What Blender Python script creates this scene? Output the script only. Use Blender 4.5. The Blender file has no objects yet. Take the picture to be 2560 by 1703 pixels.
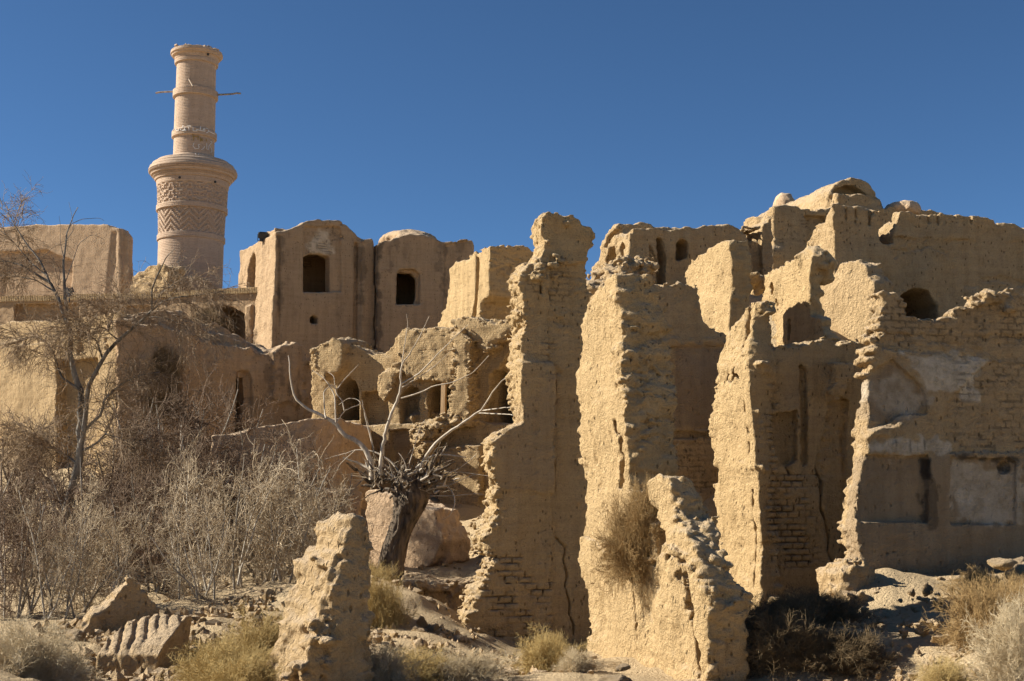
import bpy, bmesh, math, time
import numpy as np
import openvdb
from mathutils import Vector

T0 = time.time()
scene = bpy.context.scene
col = scene.collection
R = math.radians
F_PX = 3200.0            # focal length in pixels of the 2560 px wide photograph
PITCH = R(6.8)
CP, SP = math.cos(PITCH), math.sin(PITCH)


def ray(px, py):
    px = np.asarray(px, float); py = np.asarray(py, float)
    a = (px - 1280.0) / F_PX
    b = (851.5 - py) / F_PX
    return np.stack([a, CP - b * SP, SP + b * CP], -1)


def at(px, py, Y):
    d = ray(px, py)
    return d * (np.asarray(Y, float) / d[..., 1])[..., None] if np.ndim(Y) else d * (Y / d[1])


# ------------------------------------------------------------------ noise
def _wts(n, step, period, off):
    x = np.arange(n) * step / period + off
    i = np.floor(x).astype(int); f = (x - i).astype(np.float32)
    L = i.max() + 4
    W = np.zeros((n, L), np.float32)
    r = np.arange(n)
    W[r, i] = (1 - f) ** 3 / 6
    W[r, i + 1] = (3 * f ** 3 - 6 * f ** 2 + 4) / 6
    W[r, i + 2] = (-3 * f ** 3 + 3 * f ** 2 + 3 * f + 1) / 6
    W[r, i + 3] = f ** 3 / 6
    return W


def noise3(shape, step, period, rng):
    """smooth random field of about unit deviation on a regular grid"""
    if np.isscalar(period):
        period = (period,) * 3
    Ws = [_wts(shape[k], step, period[k], rng.random()) for k in range(3)]
    lat = rng.standard_normal([w.shape[1] for w in Ws]).astype(np.float32)
    a = np.tensordot(Ws[0], lat, (1, 0))
    a = np.einsum('iab,ja->ijb', a, Ws[1], optimize=True)
    a = np.matmul(a, Ws[2].T)
    return a * 2.6


def noise2(shape, step, period, rng):
    if np.isscalar(period):
        period = (period,) * 2
    Ws = [_wts(shape[k], step, period[k], rng.random()) for k in range(2)]
    lat = rng.standard_normal([w.shape[1] for w in Ws]).astype(np.float32)
    return (Ws[0] @ lat @ Ws[1].T) * 2.0


def sstep(a, b, x):
    t = np.clip((x - a) / (b - a), 0, 1)
    return t * t * (3 - 2 * t)


def poly_sdf(X, Y, P):
    """signed distance (negative inside) of points to the closed polygon P"""
    P = np.asarray(P, float)
    d = np.full(X.shape, 1e9); ins = np.zeros(X.shape, bool)
    for k in range(len(P)):
        ax, ay = P[k]; bx, by = P[(k + 1) % len(P)]
        ex, ey = bx - ax, by - ay
        l2 = ex * ex + ey * ey
        if l2 < 1e-12:
            continue
        wx, wy = X - ax, Y - ay
        t = np.clip((wx * ex + wy * ey) / l2, 0, 1)
        d = np.minimum(d, (wx - ex * t) ** 2 + (wy - ey * t) ** 2)
        if ay != by:
            c = (ay > Y) != (by > Y)
            ins ^= c & (X < ax + (Y - ay) * ex / ey)
    d = np.sqrt(d)
    return np.where(ins, -d, d).astype(np.float32)


# ------------------------------------------------------------------ meshes and tags
def tag(o, label=None, cat=None, group=None, kind=None):
    if label: o['label'] = label
    if cat: o['category'] = cat
    if group: o['group'] = group
    if kind or cat: o['kind'] = kind or 'thing'
    return o


def link(name, me, mat=None, parent=None):
    o = bpy.data.objects.new(name, me)
    col.objects.link(o)
    if mat: me.materials.append(mat)
    if parent: o.parent = parent
    return o


def empty(name, loc=(0, 0, 0)):
    o = bpy.data.objects.new(name, None)
    o.empty_display_size = .3
    o.location = loc
    col.objects.link(o)
    return o


def np_mesh(name, V, Q, smooth=True, paint=None):
    """mesh from vertex array and an (n,3) or (n,4) face array"""
    V = np.asarray(V, np.float32); Q = np.asarray(Q, np.int32)
    me = bpy.data.meshes.new(name)
    n, k = Q.shape
    me.vertices.add(len(V)); me.vertices.foreach_set('co', V.ravel())
    me.loops.add(n * k); me.loops.foreach_set('vertex_index', Q.ravel())
    me.polygons.add(n)
    me.polygons.foreach_set('loop_start', np.arange(0, n * k, k, dtype=np.int32))
    me.polygons.foreach_set('use_smooth', np.full(n, smooth, bool))
    if paint is not None:
        a = me.color_attributes.new('paint', 'FLOAT_COLOR', 'POINT')
        a.data.foreach_set('color', np.asarray(paint, np.float32).ravel())
    me.update(calc_edges=True)
    return me


# ------------------------------------------------------------------ earth walls as solids
class Ruin:
    """A mud wall carved as a signed-distance solid in its own frame: u along the face, w into the wall, z up."""

    def __init__(s, px, Y, yaw, vox, seed=1):
        p = at(px, 1233, Y)
        s.o = np.array([p[0], p[1]])
        c, n = math.cos(R(yaw)), math.sin(R(yaw))
        s.yaw = R(yaw); s.eu = np.array([c, n]); s.ew = np.array([-n, c])
        s.vox = vox; s.sh = []; s.rng = np.random.default_rng(seed)
        s.nz = {}; s.painters = []

    # pixels -> frame
    def fp(s, P, w=0.):
        P = np.asarray(P, float); d = ray(P[:, 0], P[:, 1])
        t = (s.o @ s.ew + w) / (d[:, :2] @ s.ew)
        return np.stack([(d[:, :2] * t[:, None] - s.o) @ s.eu, d[:, 2] * t], 1)

    def ep(s, P, u=0.):
        P = np.asarray(P, float); d = ray(P[:, 0], P[:, 1])
        t = (s.o @ s.eu + u) / (d[:, :2] @ s.eu)
        return np.stack([(d[:, :2] * t[:, None] - s.o) @ s.ew, d[:, 2] * t], 1)

    def pp(s, P):
        q = np.array([at(a, 1233, b)[:2] for a, b in P]) - s.o
        return np.stack([q @ s.eu, q @ s.ew], 1)

    # shapes
    def front(s, P, w0, w1, op='+', rough=.06, face=.0, plane=None):
        s.sh.append(('F', s.fp(P, w0 if plane is None else plane), w0, w1, op, rough, face)); return s

    def end(s, P, u, u0=-50, u1=50, op='&', rough=.06):
        """P in pixels on the plane u; used as an intersection unless told otherwise"""
        s.sh.append(('E', s.ep(P, u), u0, u1, op, rough, 0)); return s

    def leftedge(s, P, u=0., wmin=.25, rough=.04):
        q = s.ep(P, u); q[:, 0] = np.maximum(q[:, 0], wmin)
        z0, z1 = q[0, 1], q[-1, 1]
        return s.endw(np.concatenate([[[-1.5, z0 + 3], [q[0, 0], z0 + 3]], q, [[q[-1, 0], z1 - 6], [-1.5, z1 - 6]]]), rough=rough)

    def rightedge(s, P, u=0., rough=.04):
        q = s.ep(P, u); z0, z1 = q[0, 1], q[-1, 1]
        return s.endw(np.concatenate([[[-1.5, z0]], q, [[q[-1, 0], z1 - 6], [-1.5, z1 - 6]]]), rough=rough)

    def rightedge2(s, P, rough=.04):
        """traced right edge; each point carries the pixel column of the face's near corner at its height"""
        q = []
        for px, py, cx in P:
            u = s.fp([(cx, py)])[0, 0]
            q.append(s.ep([(px, py)], u)[0])
        q = np.array(q)
        return s.endw(np.concatenate([[[-1.5, q[0, 1]]], q, [[q[-1, 0], q[-1, 1] - 6], [-1.5, q[-1, 1] - 6]]]), rough=rough)

    def endw(s, P, u0=-50, u1=50, op='&', rough=.06):
        s.sh.append(('E', np.asarray(P, float), u0, u1, op, rough, 0)); return s

    def plan(s, P, z0, z1, op='+', rough=.05):
        s.sh.append(('P', s.pp(P), z0, z1, op, rough, 0)); return s

    def fm(s, P, w0, w1, op='+', rough=.05):
        s.sh.append(('F', np.asarray(P, float), w0, w1, op, rough, 0)); return s

    def ball(s, c, r, op='+', rough=.04):
        s.sh.append(('S', np.asarray(c, float), np.ones(3) * np.asarray(r, float), 0, op, rough, 0)); return s

    def ballpx(s, px, py, w, r, op='+', rough=.04):
        u, z = s.fp([(px, py)], w)[0]
        return s.ball((u, w, z), r, op, rough)

    def paint(s, ch, P, amt=1., soft=.05, plane=0., w1=.5, wob=.05):
        s.painters.append((ch, s.fp(P, plane), amt, soft, w1, wob)); return s

    def N(s, key, period):
        if key not in s.nz:
            s.nz[key] = noise3(s.dim, s.vox, period, s.rng)
        return s.nz[key]

    def build(s, zmin=None, lump=.03, fine=.012, pits=.0, streak=.0, course=.0, brick=(), holes=0., groove=(), crumb=.045, k=.05, pre=None, post=None):
        lo = np.array([9e9] * 3); hi = -lo
        for t, P, a, b, op, r, f in s.sh:
            if op != '+':
                continue
            if t == 'F':
                l = [P[:, 0].min(), a, P[:, 1].min()]; h = [P[:, 0].max(), b, P[:, 1].max()]
            elif t == 'E':
                l = [a, P[:, 0].min(), P[:, 1].min()]; h = [b, P[:, 0].max(), P[:, 1].max()]
            elif t == 'P':
                l = [P[:, 0].min(), P[:, 1].min(), a]; h = [P[:, 0].max(), P[:, 1].max(), b]
            else:
                l = list(P - a); h = list(P + a)
            lo = np.minimum(lo, l); hi = np.maximum(hi, h)
        if zmin is not None:
            lo[2] = zmin
        lo -= 5 * s.vox + .12; hi += 5 * s.vox + .12
        s.lo = lo; s.dim = tuple(int(v) for v in np.ceil((hi - lo) / s.vox) + 1)
        U, W, Z = [lo[i] + np.arange(s.dim[i]) * s.vox for i in range(3)]
        s.U, s.W, s.Z = U, W, Z
        u3, w3, z3 = U[:, None, None].astype(np.float32), W[None, :, None].astype(np.float32), Z[None, None, :].astype(np.float32)
        big = s.N('big', .42); mid = s.N('mid', .15)
        rowh = .115
        rows = np.floor((Z + .03) / rowh).astype(int); ui = U / .21; wi = W / .21
        rg = np.random.default_rng(99)
        tab = rg.standard_normal((64, 64, 64)).astype(np.float32)
        bi = np.floor(ui[:, None] + .37 * (rows % 3)[None, :]).astype(int) % 64      # u,z
        bj = np.floor(wi[:, None] + .29 * (rows % 2)[None, :]).astype(int) % 64      # w,z
        blk = tab[bi[:, None, :], bj[None, :, :], (rows % 64)[None, None, :]]
        for ax in (0, 1, 2):
            q = np.copy(blk); sl0 = [slice(None)] * 3; sl1 = [slice(None)] * 3
            sl0[ax] = slice(1, None); sl1[ax] = slice(None, -1)
            q[tuple(sl0)] += blk[tuple(sl1)]; q[tuple(sl0)] *= .5; blk = q
        s.nz['blk'] = blk
        fin = s.N('fin', max(.06, 2.2 * s.vox))
        edge = .6 * big + .2 * mid + .3 * blk + .2 * fin
        d = np.full(s.dim, 9., np.float32)
        rm = np.zeros(s.dim, np.float32)
        for t, P, a, b, op, r, f in s.sh:
            if t == 'F':
                g = poly_sdf(*np.meshgrid(U, Z, indexing='ij'), P)[:, None, :]
                c = np.maximum(g + r * edge, np.maximum(a - w3 + f * big, w3 - b))
            elif t == 'E':
                g = poly_sdf(*np.meshgrid(W, Z, indexing='ij'), P)[None, :, :]
                c = np.maximum(g + r * edge, np.maximum(a - u3, u3 - b))
            elif t == 'P':
                g = poly_sdf(*np.meshgrid(U, W, indexing='ij'), P)[:, :, None]
                c = np.maximum(g + r * edge, np.maximum(a - z3, z3 - b))
            else:
                q = np.sqrt(((u3 - P[0]) / a[0]) ** 2 + ((w3 - P[1]) / a[1]) ** 2 + ((z3 - P[2]) / a[2]) ** 2)
                c = (q - 1) * a.min() + r * edge
            q_ = sstep(-.2, -.02, g) * min(1., r / .035) if t != 'S' else np.float32(min(1., r / .05))
            if op == '+':
                rm = np.where(c < d, q_, rm)
                h = np.clip(.5 + .5 * (d - c) / k, 0, 1)
                d = d + (c - d) * h - k * h * (1 - h)
            elif op == '-':
                rm = np.where(-c > d, min(1., r / .06), rm)
                d = np.maximum(d, -c)
            else:
                rm = np.where(c > d - .08, np.maximum(rm, q_), rm)
                d = np.maximum(d, c)
        if pre is not None:
            d = pre(s, d, u3, w3, z3)
        if crumb:                            # angular crumbs: convex lumps parted by sharp crevices
            for cell, amp in (((.27, .27, .125), 1.15), ((.09, .09, .06), .4)):
                if cell[2] < 1.3 * s.vox: continue
                I_, J_, K_ = np.nonzero((np.abs(d) < .07 + 1.5 * s.vox) & (rm > .05))
                if not len(I_): continue
                q = np.stack([U[I_] / cell[0], W[J_] / cell[1], Z[K_] / cell[2]], 1).astype(np.float32)
                q += np.stack([mid[I_, J_, K_]] * 3, 1) * np.float32(.06)
                c0 = np.floor(q).astype(np.int32)
                F1 = np.full(len(q), 9., np.float32); F2 = F1.copy(); hs = np.zeros(len(q), np.float32)
                rj = np.random.default_rng(5)
                jit = rj.random((32, 32, 32, 3)).astype(np.float32); hsh = rj.random((32, 32, 32)).astype(np.float32)
                for a_ in (-1, 0, 1):
                    for b_ in (-1, 0, 1):
                        for e_ in (-1, 0, 1):
                            n_ = (c0 + np.array([a_, b_, e_], np.int32))
                            m_ = n_ & 31
                            r2 = ((q - n_ - jit[m_[:, 0], m_[:, 1], m_[:, 2]]) ** 2).sum(1)
                            nr = r2 < F1
                            F2 = np.where(nr, F1, np.minimum(F2, r2))
                            hs = np.where(nr, hsh[m_[:, 0], m_[:, 1], m_[:, 2]], hs)
                            F1 = np.minimum(F1, r2)
                g_ = np.sqrt(F2) - np.sqrt(F1)
                vr = s.N('vr', 1.1)[I_, J_, K_]
                d[I_, J_, K_] += crumb * amp * (.25 + 1.3 * sstep(-.6, 1.2, vr)) * (.55 * sstep(.28, .0, g_) + .9 * (hs - .6) + .35 * (np.sqrt(F1) - .5)) * rm[I_, J_, K_]
        if lump: d = d + lump * big
        if fine: d = d + fine * .55 * mid + fine * .9 * fin
        if pits: d = d + pits * .6 * sstep(1.1, 1.8, s.N('pit', (.1, .1, .15))) * sstep(-.6, .9, big)
        if holes: d = d + holes * sstep(1.35, 1.9, s.N('hole', .3))
        if streak:
            d = d + streak * s.N('str', (.16, .16, 1.6))
        if course:
            cz = z3 + .02 * big
            d = d + course * (np.cos(cz * 2 * math.pi / .125) + .8 * s.N('crs', (.3, .3, .06)))
        s.jnt = None
        for P, depth in brick:
            msk = sstep(.12, -.12, poly_sdf(*np.meshgrid(U, Z, indexing='ij'), s.fp(P)))[:, None, :] if P is not None else 1.
            zz = (z3 + .012 * big) / .118
            row = np.floor(zz); fz = zz - row
            uu = (u3 + w3 * .0 + .01 * mid) / .25 + .5 * (row % 2) + .13 * np.sin(row * 12.9)
            fu = uu - np.floor(uu)
            gz = sstep(.16, .04, np.minimum(fz, 1 - fz)); gu = sstep(.075, .02, np.minimum(fu, 1 - fu))
            jn = msk * np.maximum(gz, gu) * sstep(-1., .8, mid + .6 * big)
            s.jnt = jn if s.jnt is None else np.maximum(s.jnt, jn)
            hb = np.sin(row * 127.1 + np.floor(uu) * 311.7) * 43758.5
            hb = hb - np.floor(hb)
            d = d + msk * depth * (np.maximum(gz, gu) * sstep(-1.3, .5, mid + .5 * big) + .4 * (hb - .5))
        for P, wid, depth in groove:         # cracks: polylines on the front face
            Q = s.fp(P)
            A, B = np.meshgrid(U, Z, indexing='ij')
            g = np.full(A.shape, 9.)
            for i in range(len(Q) - 1):
                e = Q[i + 1] - Q[i]; t = np.clip(((A - Q[i][0]) * e[0] + (B - Q[i][1]) * e[1]) / (e @ e), 0, 1)
                g = np.minimum(g, np.hypot(A - Q[i][0] - e[0] * t, B - Q[i][1] - e[1] * t))
            d = np.maximum(d, np.minimum(wid - g[:, None, :].astype(np.float32) + .35 * wid * mid, depth - w3))
        if post is not None:
            d = post(s, d, u3, w3, z3)
        if zmin is not None:
            d = np.maximum(d, zmin - z3)
        # closed border
        m = 3 * s.vox
        d = np.clip(d, -m, m).astype(np.float32)
        for ax in range(3):
            sl = [slice(None)] * 3
            for e in (0, -1):
                sl[ax] = e; d[tuple(sl)] = m
        g = openvdb.FloatGrid(m)
        g.copyFromArray(d)
        V, Q = g.convertToQuads(0.)
        V = V * s.vox + lo
        a, b, c2 = V[Q[:, 0]], V[Q[:, 1]], V[Q[:, 2]]
        if np.einsum('ij,ij->i', a, np.cross(b, c2)).sum() + np.einsum('ij,ij->i', a, np.cross(c2, V[Q[:, 3]])).sum() < 0:
            Q = Q[:, ::-1]
        s.V, s.Q = V, Q
        s.nz = {}
        return s

    def mesh(s, name, mat, label=None, cat='wall', group=None, parent=None, base=None):
        V = s.V
        col4 = np.zeros((len(V), 4), np.float32)
        if s.painters:
            r2 = np.random.default_rng(7)
            ii = ((V - s.lo) / s.vox).round().astype(int)
            ii = np.clip(ii, 0, np.array(s.dim) - 1)
            wob = noise2((s.dim[0], s.dim[2]), s.vox, .3, r2)[ii[:, 0], ii[:, 2]] + .7 * noise2((s.dim[0], s.dim[2]), s.vox, .09, r2)[ii[:, 0], ii[:, 2]]
            for ch, P, amt, soft, w1, wb in s.painters:
                g = poly_sdf(V[:, 0], V[:, 2], P) + wb * wob
                col4[:, ch] = np.maximum(col4[:, ch], amt * sstep(soft, -soft, g) * (V[:, 1] < w1))
        if s.jnt is not None:
            ii = np.clip(((V - s.lo) / s.vox).round().astype(int), 0, np.array(s.dim) - 1)
            jn = np.broadcast_to(s.jnt, s.dim)[ii[:, 0], ii[:, 1], ii[:, 2]]
            col4[:, 1] = np.maximum(col4[:, 1], .5 * jn)
        zb = V[:, 2].min()
        me = np_mesh(name, V - np.array([0, 0, zb]), s.Q, True, col4)
        o = link(name, me, mat, parent)
        o.location = (s.o[0], s.o[1], zb); o.rotation_euler = (0, 0, s.yaw)
        if parent is not None:
            o.matrix_parent_inverse = parent.matrix_basis.inverted()
        if label: tag(o, label, cat, group)
        return o
# ------------------------------------------------------------------ materials
def nodes(name):
    m = bpy.data.materials.new(name); m.use_nodes = True
    nt = m.node_tree; nt.nodes.clear()
    out = nt.nodes.new('ShaderNodeOutputMaterial'); b = nt.nodes.new('ShaderNodeBsdfPrincipled')
    nt.links.new(b.outputs[0], out.inputs[0])
    return m, nt, b


def N_(nt, t, **kw):
    n = nt.nodes.new(t)
    for k, v in kw.items():
        if k in n.inputs: n.inputs[k].default_value = v
        else: setattr(n, k, v)
    return n


def tex_noise(nt, vec, scale, detail=4, rough=.6, dim=None):
    n = N_(nt, 'ShaderNodeTexNoise', Scale=scale, Detail=detail, Roughness=rough)
    nt.links.new(vec, n.inputs['Vector'])
    return n.outputs['Fac']


def ramp(nt, fac, stops):
    r = nt.nodes.new('ShaderNodeValToRGB')
    e = r.color_ramp.elements
    while len(e) < len(stops): e.new(.5)
    for i, (p, c) in enumerate(stops):
        e[i].position = p; e[i].color = (*c, 1) if len(c) == 3 else c
    nt.links.new(fac, r.inputs[0])
    return r.outputs[0]


def mix(nt, fac, a, b, mode='MIX'):
    m = nt.nodes.new('ShaderNodeMix'); m.data_type = 'RGBA'; m.blend_type = mode
    for s, v in ((0, fac), (6, a), (7, b)):
        if hasattr(v, 'is_linked') or hasattr(v, 'links'):
            nt.links.new(v, m.inputs[s])
        else:
            m.inputs[s].default_value = v if s == 0 else (*v, 1)
    return m.outputs[2]


def math_(nt, op, a, b=0.):
    m = nt.nodes.new('ShaderNodeMath'); m.operation = op
    for s, v in ((0, a), (1, b)):
        if hasattr(v, 'links'): nt.links.new(v, m.inputs[s])
        else: m.inputs[s].default_value = v
    return m.outputs[0]


def mapping(nt, vec, scale):
    m = nt.nodes.new('ShaderNodeMapping'); m.inputs['Scale'].default_value = scale
    nt.links.new(vec, m.inputs['Vector'])
    return m.outputs[0]


def earth(name, c1, c2, dust, s=1., bump=1., rows=0., streaks=.35, dustamt=.6):
    """sun-dried mud: two clays, dusty tops, rain streaks, straw-fine grain; the paint attribute adds plaster (R), soot (G), limewash and one painted sun patch (B)"""
    m, nt, b = nodes(name)
    tc = nt.nodes.new('ShaderNodeTexCoord'); v = tc.outputs['Object']
    n1 = tex_noise(nt, v, .55 * s, 5, .62)
    n2 = tex_noise(nt, v, 4.5 * s, 5, .65)
    n3 = tex_noise(nt, v, 26 * s, 3, .7)
    nst = tex_noise(nt, mapping(nt, v, (3.2, 3.2, .28)), 1.6 * s, 4, .65)
    nrow = tex_noise(nt, mapping(nt, v, (.5, .5, 7.5)), 1.1 * s, 3, .6)
    c = ramp(nt, n1, [(.33, c1), (.66, c2)])
    c = mix(nt, .55, c, ramp(nt, n2, [(.3, [x * .72 for x in c1]), (.52, c2), (.75, [min(1, x * 1.12) for x in c2])]))
    c = mix(nt, streaks, c, ramp(nt, nst, [(.38, [x * .62 for x in c1]), (.55, c2)]))
    c = mix(nt, .30, c, ramp(nt, nrow, [(.35, [x * .75 for x in c1]), (.6, c2)]))
    c = mix(nt, .25, c, ramp(nt, n3, [(.32, [x * .6 for x in c1]), (.5, c2), (.7, [min(1, x * 1.15) for x in c2])]))
    vs = N_(nt, 'ShaderNodeTexVoronoi', Scale=10.5 * s, Randomness=1.); nt.links.new(mapping(nt, v, (1, 1, .5)), vs.inputs['Vector'])
    spk = nt.nodes.new('ShaderNodeMapRange'); spk.inputs[1].default_value = .21; spk.inputs[2].default_value = .1
    nt.links.new(vs.outputs['Distance'], spk.inputs[0])
    spk = math_(nt, 'MULTIPLY', spk.outputs[0], math_(nt, 'GREATER_THAN', tex_noise(nt, v, 2.1 * s, 2, .5), .46))
    c = mix(nt, math_(nt, 'MULTIPLY', spk, .7), c, [x * .35 for x in c1])
    geo = nt.nodes.new('ShaderNodeNewGeometry')
    sep = nt.nodes.new('ShaderNodeSeparateXYZ'); nt.links.new(geo.outputs['Normal'], sep.inputs[0])
    up = nt.nodes.new('ShaderNodeMapRange'); up.inputs[1].default_value = .25; up.inputs[2].default_value = .85
    nt.links.new(sep.outputs[2], up.inputs[0])
    c = mix(nt, math_(nt, 'MULTIPLY', up.outputs[0], dustamt), c, dust)
    att = nt.nodes.new('ShaderNodeAttribute'); att.attribute_name = 'paint'
    sp = nt.nodes.new('ShaderNodeSeparateColor'); nt.links.new(att.outputs['Color'], sp.inputs[0])
    pl = ramp(nt, n2, [(.3, (.34, .235, .14)), (.7, (.43, .315, .195))])
    pl = mix(nt, .35, pl, ramp(nt, nst, [(.4, (.26, .19, .12)), (.6, (.43, .33, .22))]))
    c = mix(nt, sp.outputs[0], c, pl)
    wh = ramp(nt, n2, [(.35, (.50, .40, .27)), (.6, (.78, .67, .51))])
    c = mix(nt, sp.outputs[2], c, wh)
    c = mix(nt, sp.outputs[1], c, (.03, .027, .026))
    nt.links.new(c, b.inputs['Base Color'])
    b.inputs['Roughness'].default_value = .95
    b.inputs['Specular IOR Level'].default_value = .12
    # relief
    vor = N_(nt, 'ShaderNodeTexVoronoi', Scale=15 * s); nt.links.new(v, vor.inputs['Vector'])
    pit = math_(nt, 'SMOOTH_MIN', vor.outputs['Distance'], .35)
    h = math_(nt, 'SUBTRACT', math_(nt, 'MULTIPLY', pit, .5), math_(nt, 'MULTIPLY', spk, .9))
    h = math_(nt, 'ADD', h, math_(nt, 'MULTIPLY', tex_noise(nt, v, 13 * s, 6, .72), 1.5))
    h = math_(nt, 'ADD', h, math_(nt, 'MULTIPLY', tex_noise(nt, mapping(nt, v, (1, 1, .22)), 16 * s, 4, .7), .7))
    h = math_(nt, 'ADD', h, math_(nt, 'MULTIPLY', n3, .45))
    if rows:
        wv = N_(nt, 'ShaderNodeTexBrick', Scale=1.0); wv.inputs['Mortar Size'].default_value = .012
        wv.inputs['Brick Width'].default_value = .24; wv.inputs['Row Height'].default_value = .075
        cmb = nt.nodes.new('ShaderNodeCombineXYZ'); s3 = nt.nodes.new('ShaderNodeSeparateXYZ')
        nt.links.new(v, s3.inputs[0])
        nt.links.new(math_(nt, 'ADD', s3.outputs[0], s3.outputs[1]), cmb.inputs[0]); nt.links.new(s3.outputs[2], cmb.inputs[1])
        nt.links.new(cmb.outputs[0], wv.inputs['Vector'])
        h = math_(nt, 'ADD', h, math_(nt, 'MULTIPLY', wv.outputs['Fac'], -rows))
    bp = N_(nt, 'ShaderNodeBump', Strength=.95 * bump, Distance=.07 / s)
    nt.links.new(h, bp.inputs['Height']); nt.links.new(bp.outputs[0], b.inputs['Normal'])
    return m


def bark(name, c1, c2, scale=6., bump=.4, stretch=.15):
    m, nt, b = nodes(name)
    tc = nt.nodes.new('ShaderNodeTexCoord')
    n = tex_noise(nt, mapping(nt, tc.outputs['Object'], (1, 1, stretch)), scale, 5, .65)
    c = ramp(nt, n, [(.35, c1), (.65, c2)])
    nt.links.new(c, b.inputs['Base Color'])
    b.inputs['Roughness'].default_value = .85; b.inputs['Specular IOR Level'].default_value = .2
    if bump:
        bp = N_(nt, 'ShaderNodeBump', Strength=bump, Distance=.05)
        nt.links.new(n, bp.inputs['Height']); nt.links.new(bp.outputs[0], b.inputs['Normal'])
    return m


MUD = earth('ochre_mudbrick', (.45, .298, .136), (.60, .421, .219), (.57, .44, .295))
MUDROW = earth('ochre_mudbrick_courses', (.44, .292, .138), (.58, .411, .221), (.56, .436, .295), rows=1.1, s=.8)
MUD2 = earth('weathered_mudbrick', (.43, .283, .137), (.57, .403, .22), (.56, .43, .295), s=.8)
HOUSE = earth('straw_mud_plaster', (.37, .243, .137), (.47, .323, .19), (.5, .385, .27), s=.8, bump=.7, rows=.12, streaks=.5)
SMOOTH = earth('smooth_mud_render', (.43, .288, .168), (.53, .37, .232), (.53, .408, .285), s=.8, bump=.55, streaks=.4)
BRICK = earth('pale_fired_brick', (.42, .297, .203), (.51, .372, .268), (.46, .38, .3), s=1., bump=.35, rows=.5, streaks=.3, dustamt=.3)
GROUND = earth('dusty_earth', (.44, .305, .16), (.58, .42, .235), (.58, .445, .28), s=.9, bump=1.0, streaks=0, dustamt=.5)
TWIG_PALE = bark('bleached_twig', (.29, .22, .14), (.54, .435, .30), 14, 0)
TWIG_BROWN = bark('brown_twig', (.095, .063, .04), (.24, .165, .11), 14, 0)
STEM = bark('grey_stem', (.14, .12, .095), (.42, .37, .30), 7, .2)
TWIG_RED = bark('reddish_twig', (.16, .105, .06), (.38, .28, .18), 14, 0)
TRUNK = bark('dark_grey_bark', (.055, .048, .04), (.27, .24, .2), 6, .3)
DEADWOOD = bark('dead_bark', (.045, .034, .024), (.2, .145, .095), 9, .9, .1)
BLEACHED = bark('bleached_branch', (.30, .245, .18), (.56, .48, .38), 9, .2)
DRY_GOLD = bark('golden_dry_bush', (.33, .23, .085), (.55, .41, .18), 9, 0, 1)
DRY_BROWN = bark('brown_dry_bush', (.25, .155, .065), (.42, .285, .125), 9, 0, 1)
DRY_GREY = bark('grey_dry_bush', (.44, .34, .2), (.62, .51, .34), 9, 0, 1)
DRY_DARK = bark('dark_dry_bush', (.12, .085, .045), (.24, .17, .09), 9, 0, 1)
WOOD = bark('weathered_timber', (.22, .16, .11), (.45, .36, .27), 12, .3)
POSTM = bark('ochre_timber', (.36, .23, .12), (.46, .31, .17), 12, .3)
m_, nt_, b_ = nodes('black_metal'); b_.inputs['Base Color'].default_value = (.02, .022, .025, 1); b_.inputs['Roughness'].default_value = .45; METAL = m_
m_, nt_, b_ = nodes('lamp_glass'); b_.inputs['Base Color'].default_value = (.03, .04, .05, 1); b_.inputs['Roughness'].default_value = .1; GLASS = m_
m_, nt_, b_ = nodes('white_paint'); b_.inputs['Base Color'].default_value = (.72, .70, .66, 1); b_.inputs['Roughness'].default_value = .8; WPAINT = m_
m_, nt_, b_ = nodes('ochre_paint'); b_.inputs['Base Color'].default_value = (.34, .22, .06, 1); b_.inputs['Roughness'].default_value = .8; YPAINT = m_

# ------------------------------------------------------------------ camera, sun, sky
cam = bpy.data.cameras.new('camera'); cam.sensor_width = 36; cam.lens = F_PX / 2560 * 36
cam.clip_end = 5000
co = bpy.data.objects.new('camera', cam); col.objects.link(co)
co.rotation_euler = (R(90) + PITCH, 0, 0)
scene.camera = co
SUN_EL, SUN_BACK = 31., 6.      # degrees; the sun stands left of the view and a little behind the village
sd = Vector((-math.cos(R(SUN_EL)) * math.cos(R(SUN_BACK)), math.cos(R(SUN_EL)) * math.sin(R(SUN_BACK)), math.sin(R(SUN_EL))))
sl = bpy.data.lights.new('sun', 'SUN'); sl.energy = 5.0; sl.angle = R(.53); sl.color = (1., .945, .83)
so = bpy.data.objects.new('sun', sl); col.objects.link(so); so.location = (-30, 0, 40)
so.rotation_euler = sd.to_track_quat('Z', 'Y').to_euler()
wd = bpy.data.worlds.new('World'); scene.world = wd; wd.use_nodes = True
wn = wd.node_tree
bg = wn.nodes['Background']
sky = wn.nodes.new('ShaderNodeTexSky'); sky.sky_type = 'NISHITA'; sky.sun_disc = False
sky.sun_elevation = R(SUN_EL); sky.sun_rotation = math.atan2(sd.x, sd.y)
sky.altitude = 1500; sky.air_density = .66; sky.dust_density = 0.; sky.ozone_density = 6.5
wn.links.new(mix(wn, 1., sky.outputs[0], (.98, 1.1, 1.05), 'MULTIPLY'), bg.inputs[0]); bg.inputs[1].default_value = .05
scene.view_settings.view_transform = 'Standard'; scene.view_settings.look = 'None'
scene.view_settings.exposure = 1.12; scene.view_settings.gamma = 1
scene.render.engine = 'CYCLES'
cy = scene.cycles
cy.max_bounces = 8; cy.diffuse_bounces = 8; cy.glossy_bounces = 2; cy.transmission_bounces = 0; cy.transparent_max_bounces = 4
cy.caustics_reflective = False; cy.caustics_refractive = False
cy.use_denoising = True
try:
    cy.denoiser = 'OPENIMAGEDENOISE'; cy.denoising_prefilter = 'ACCURATE'
except Exception:
    pass
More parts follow.
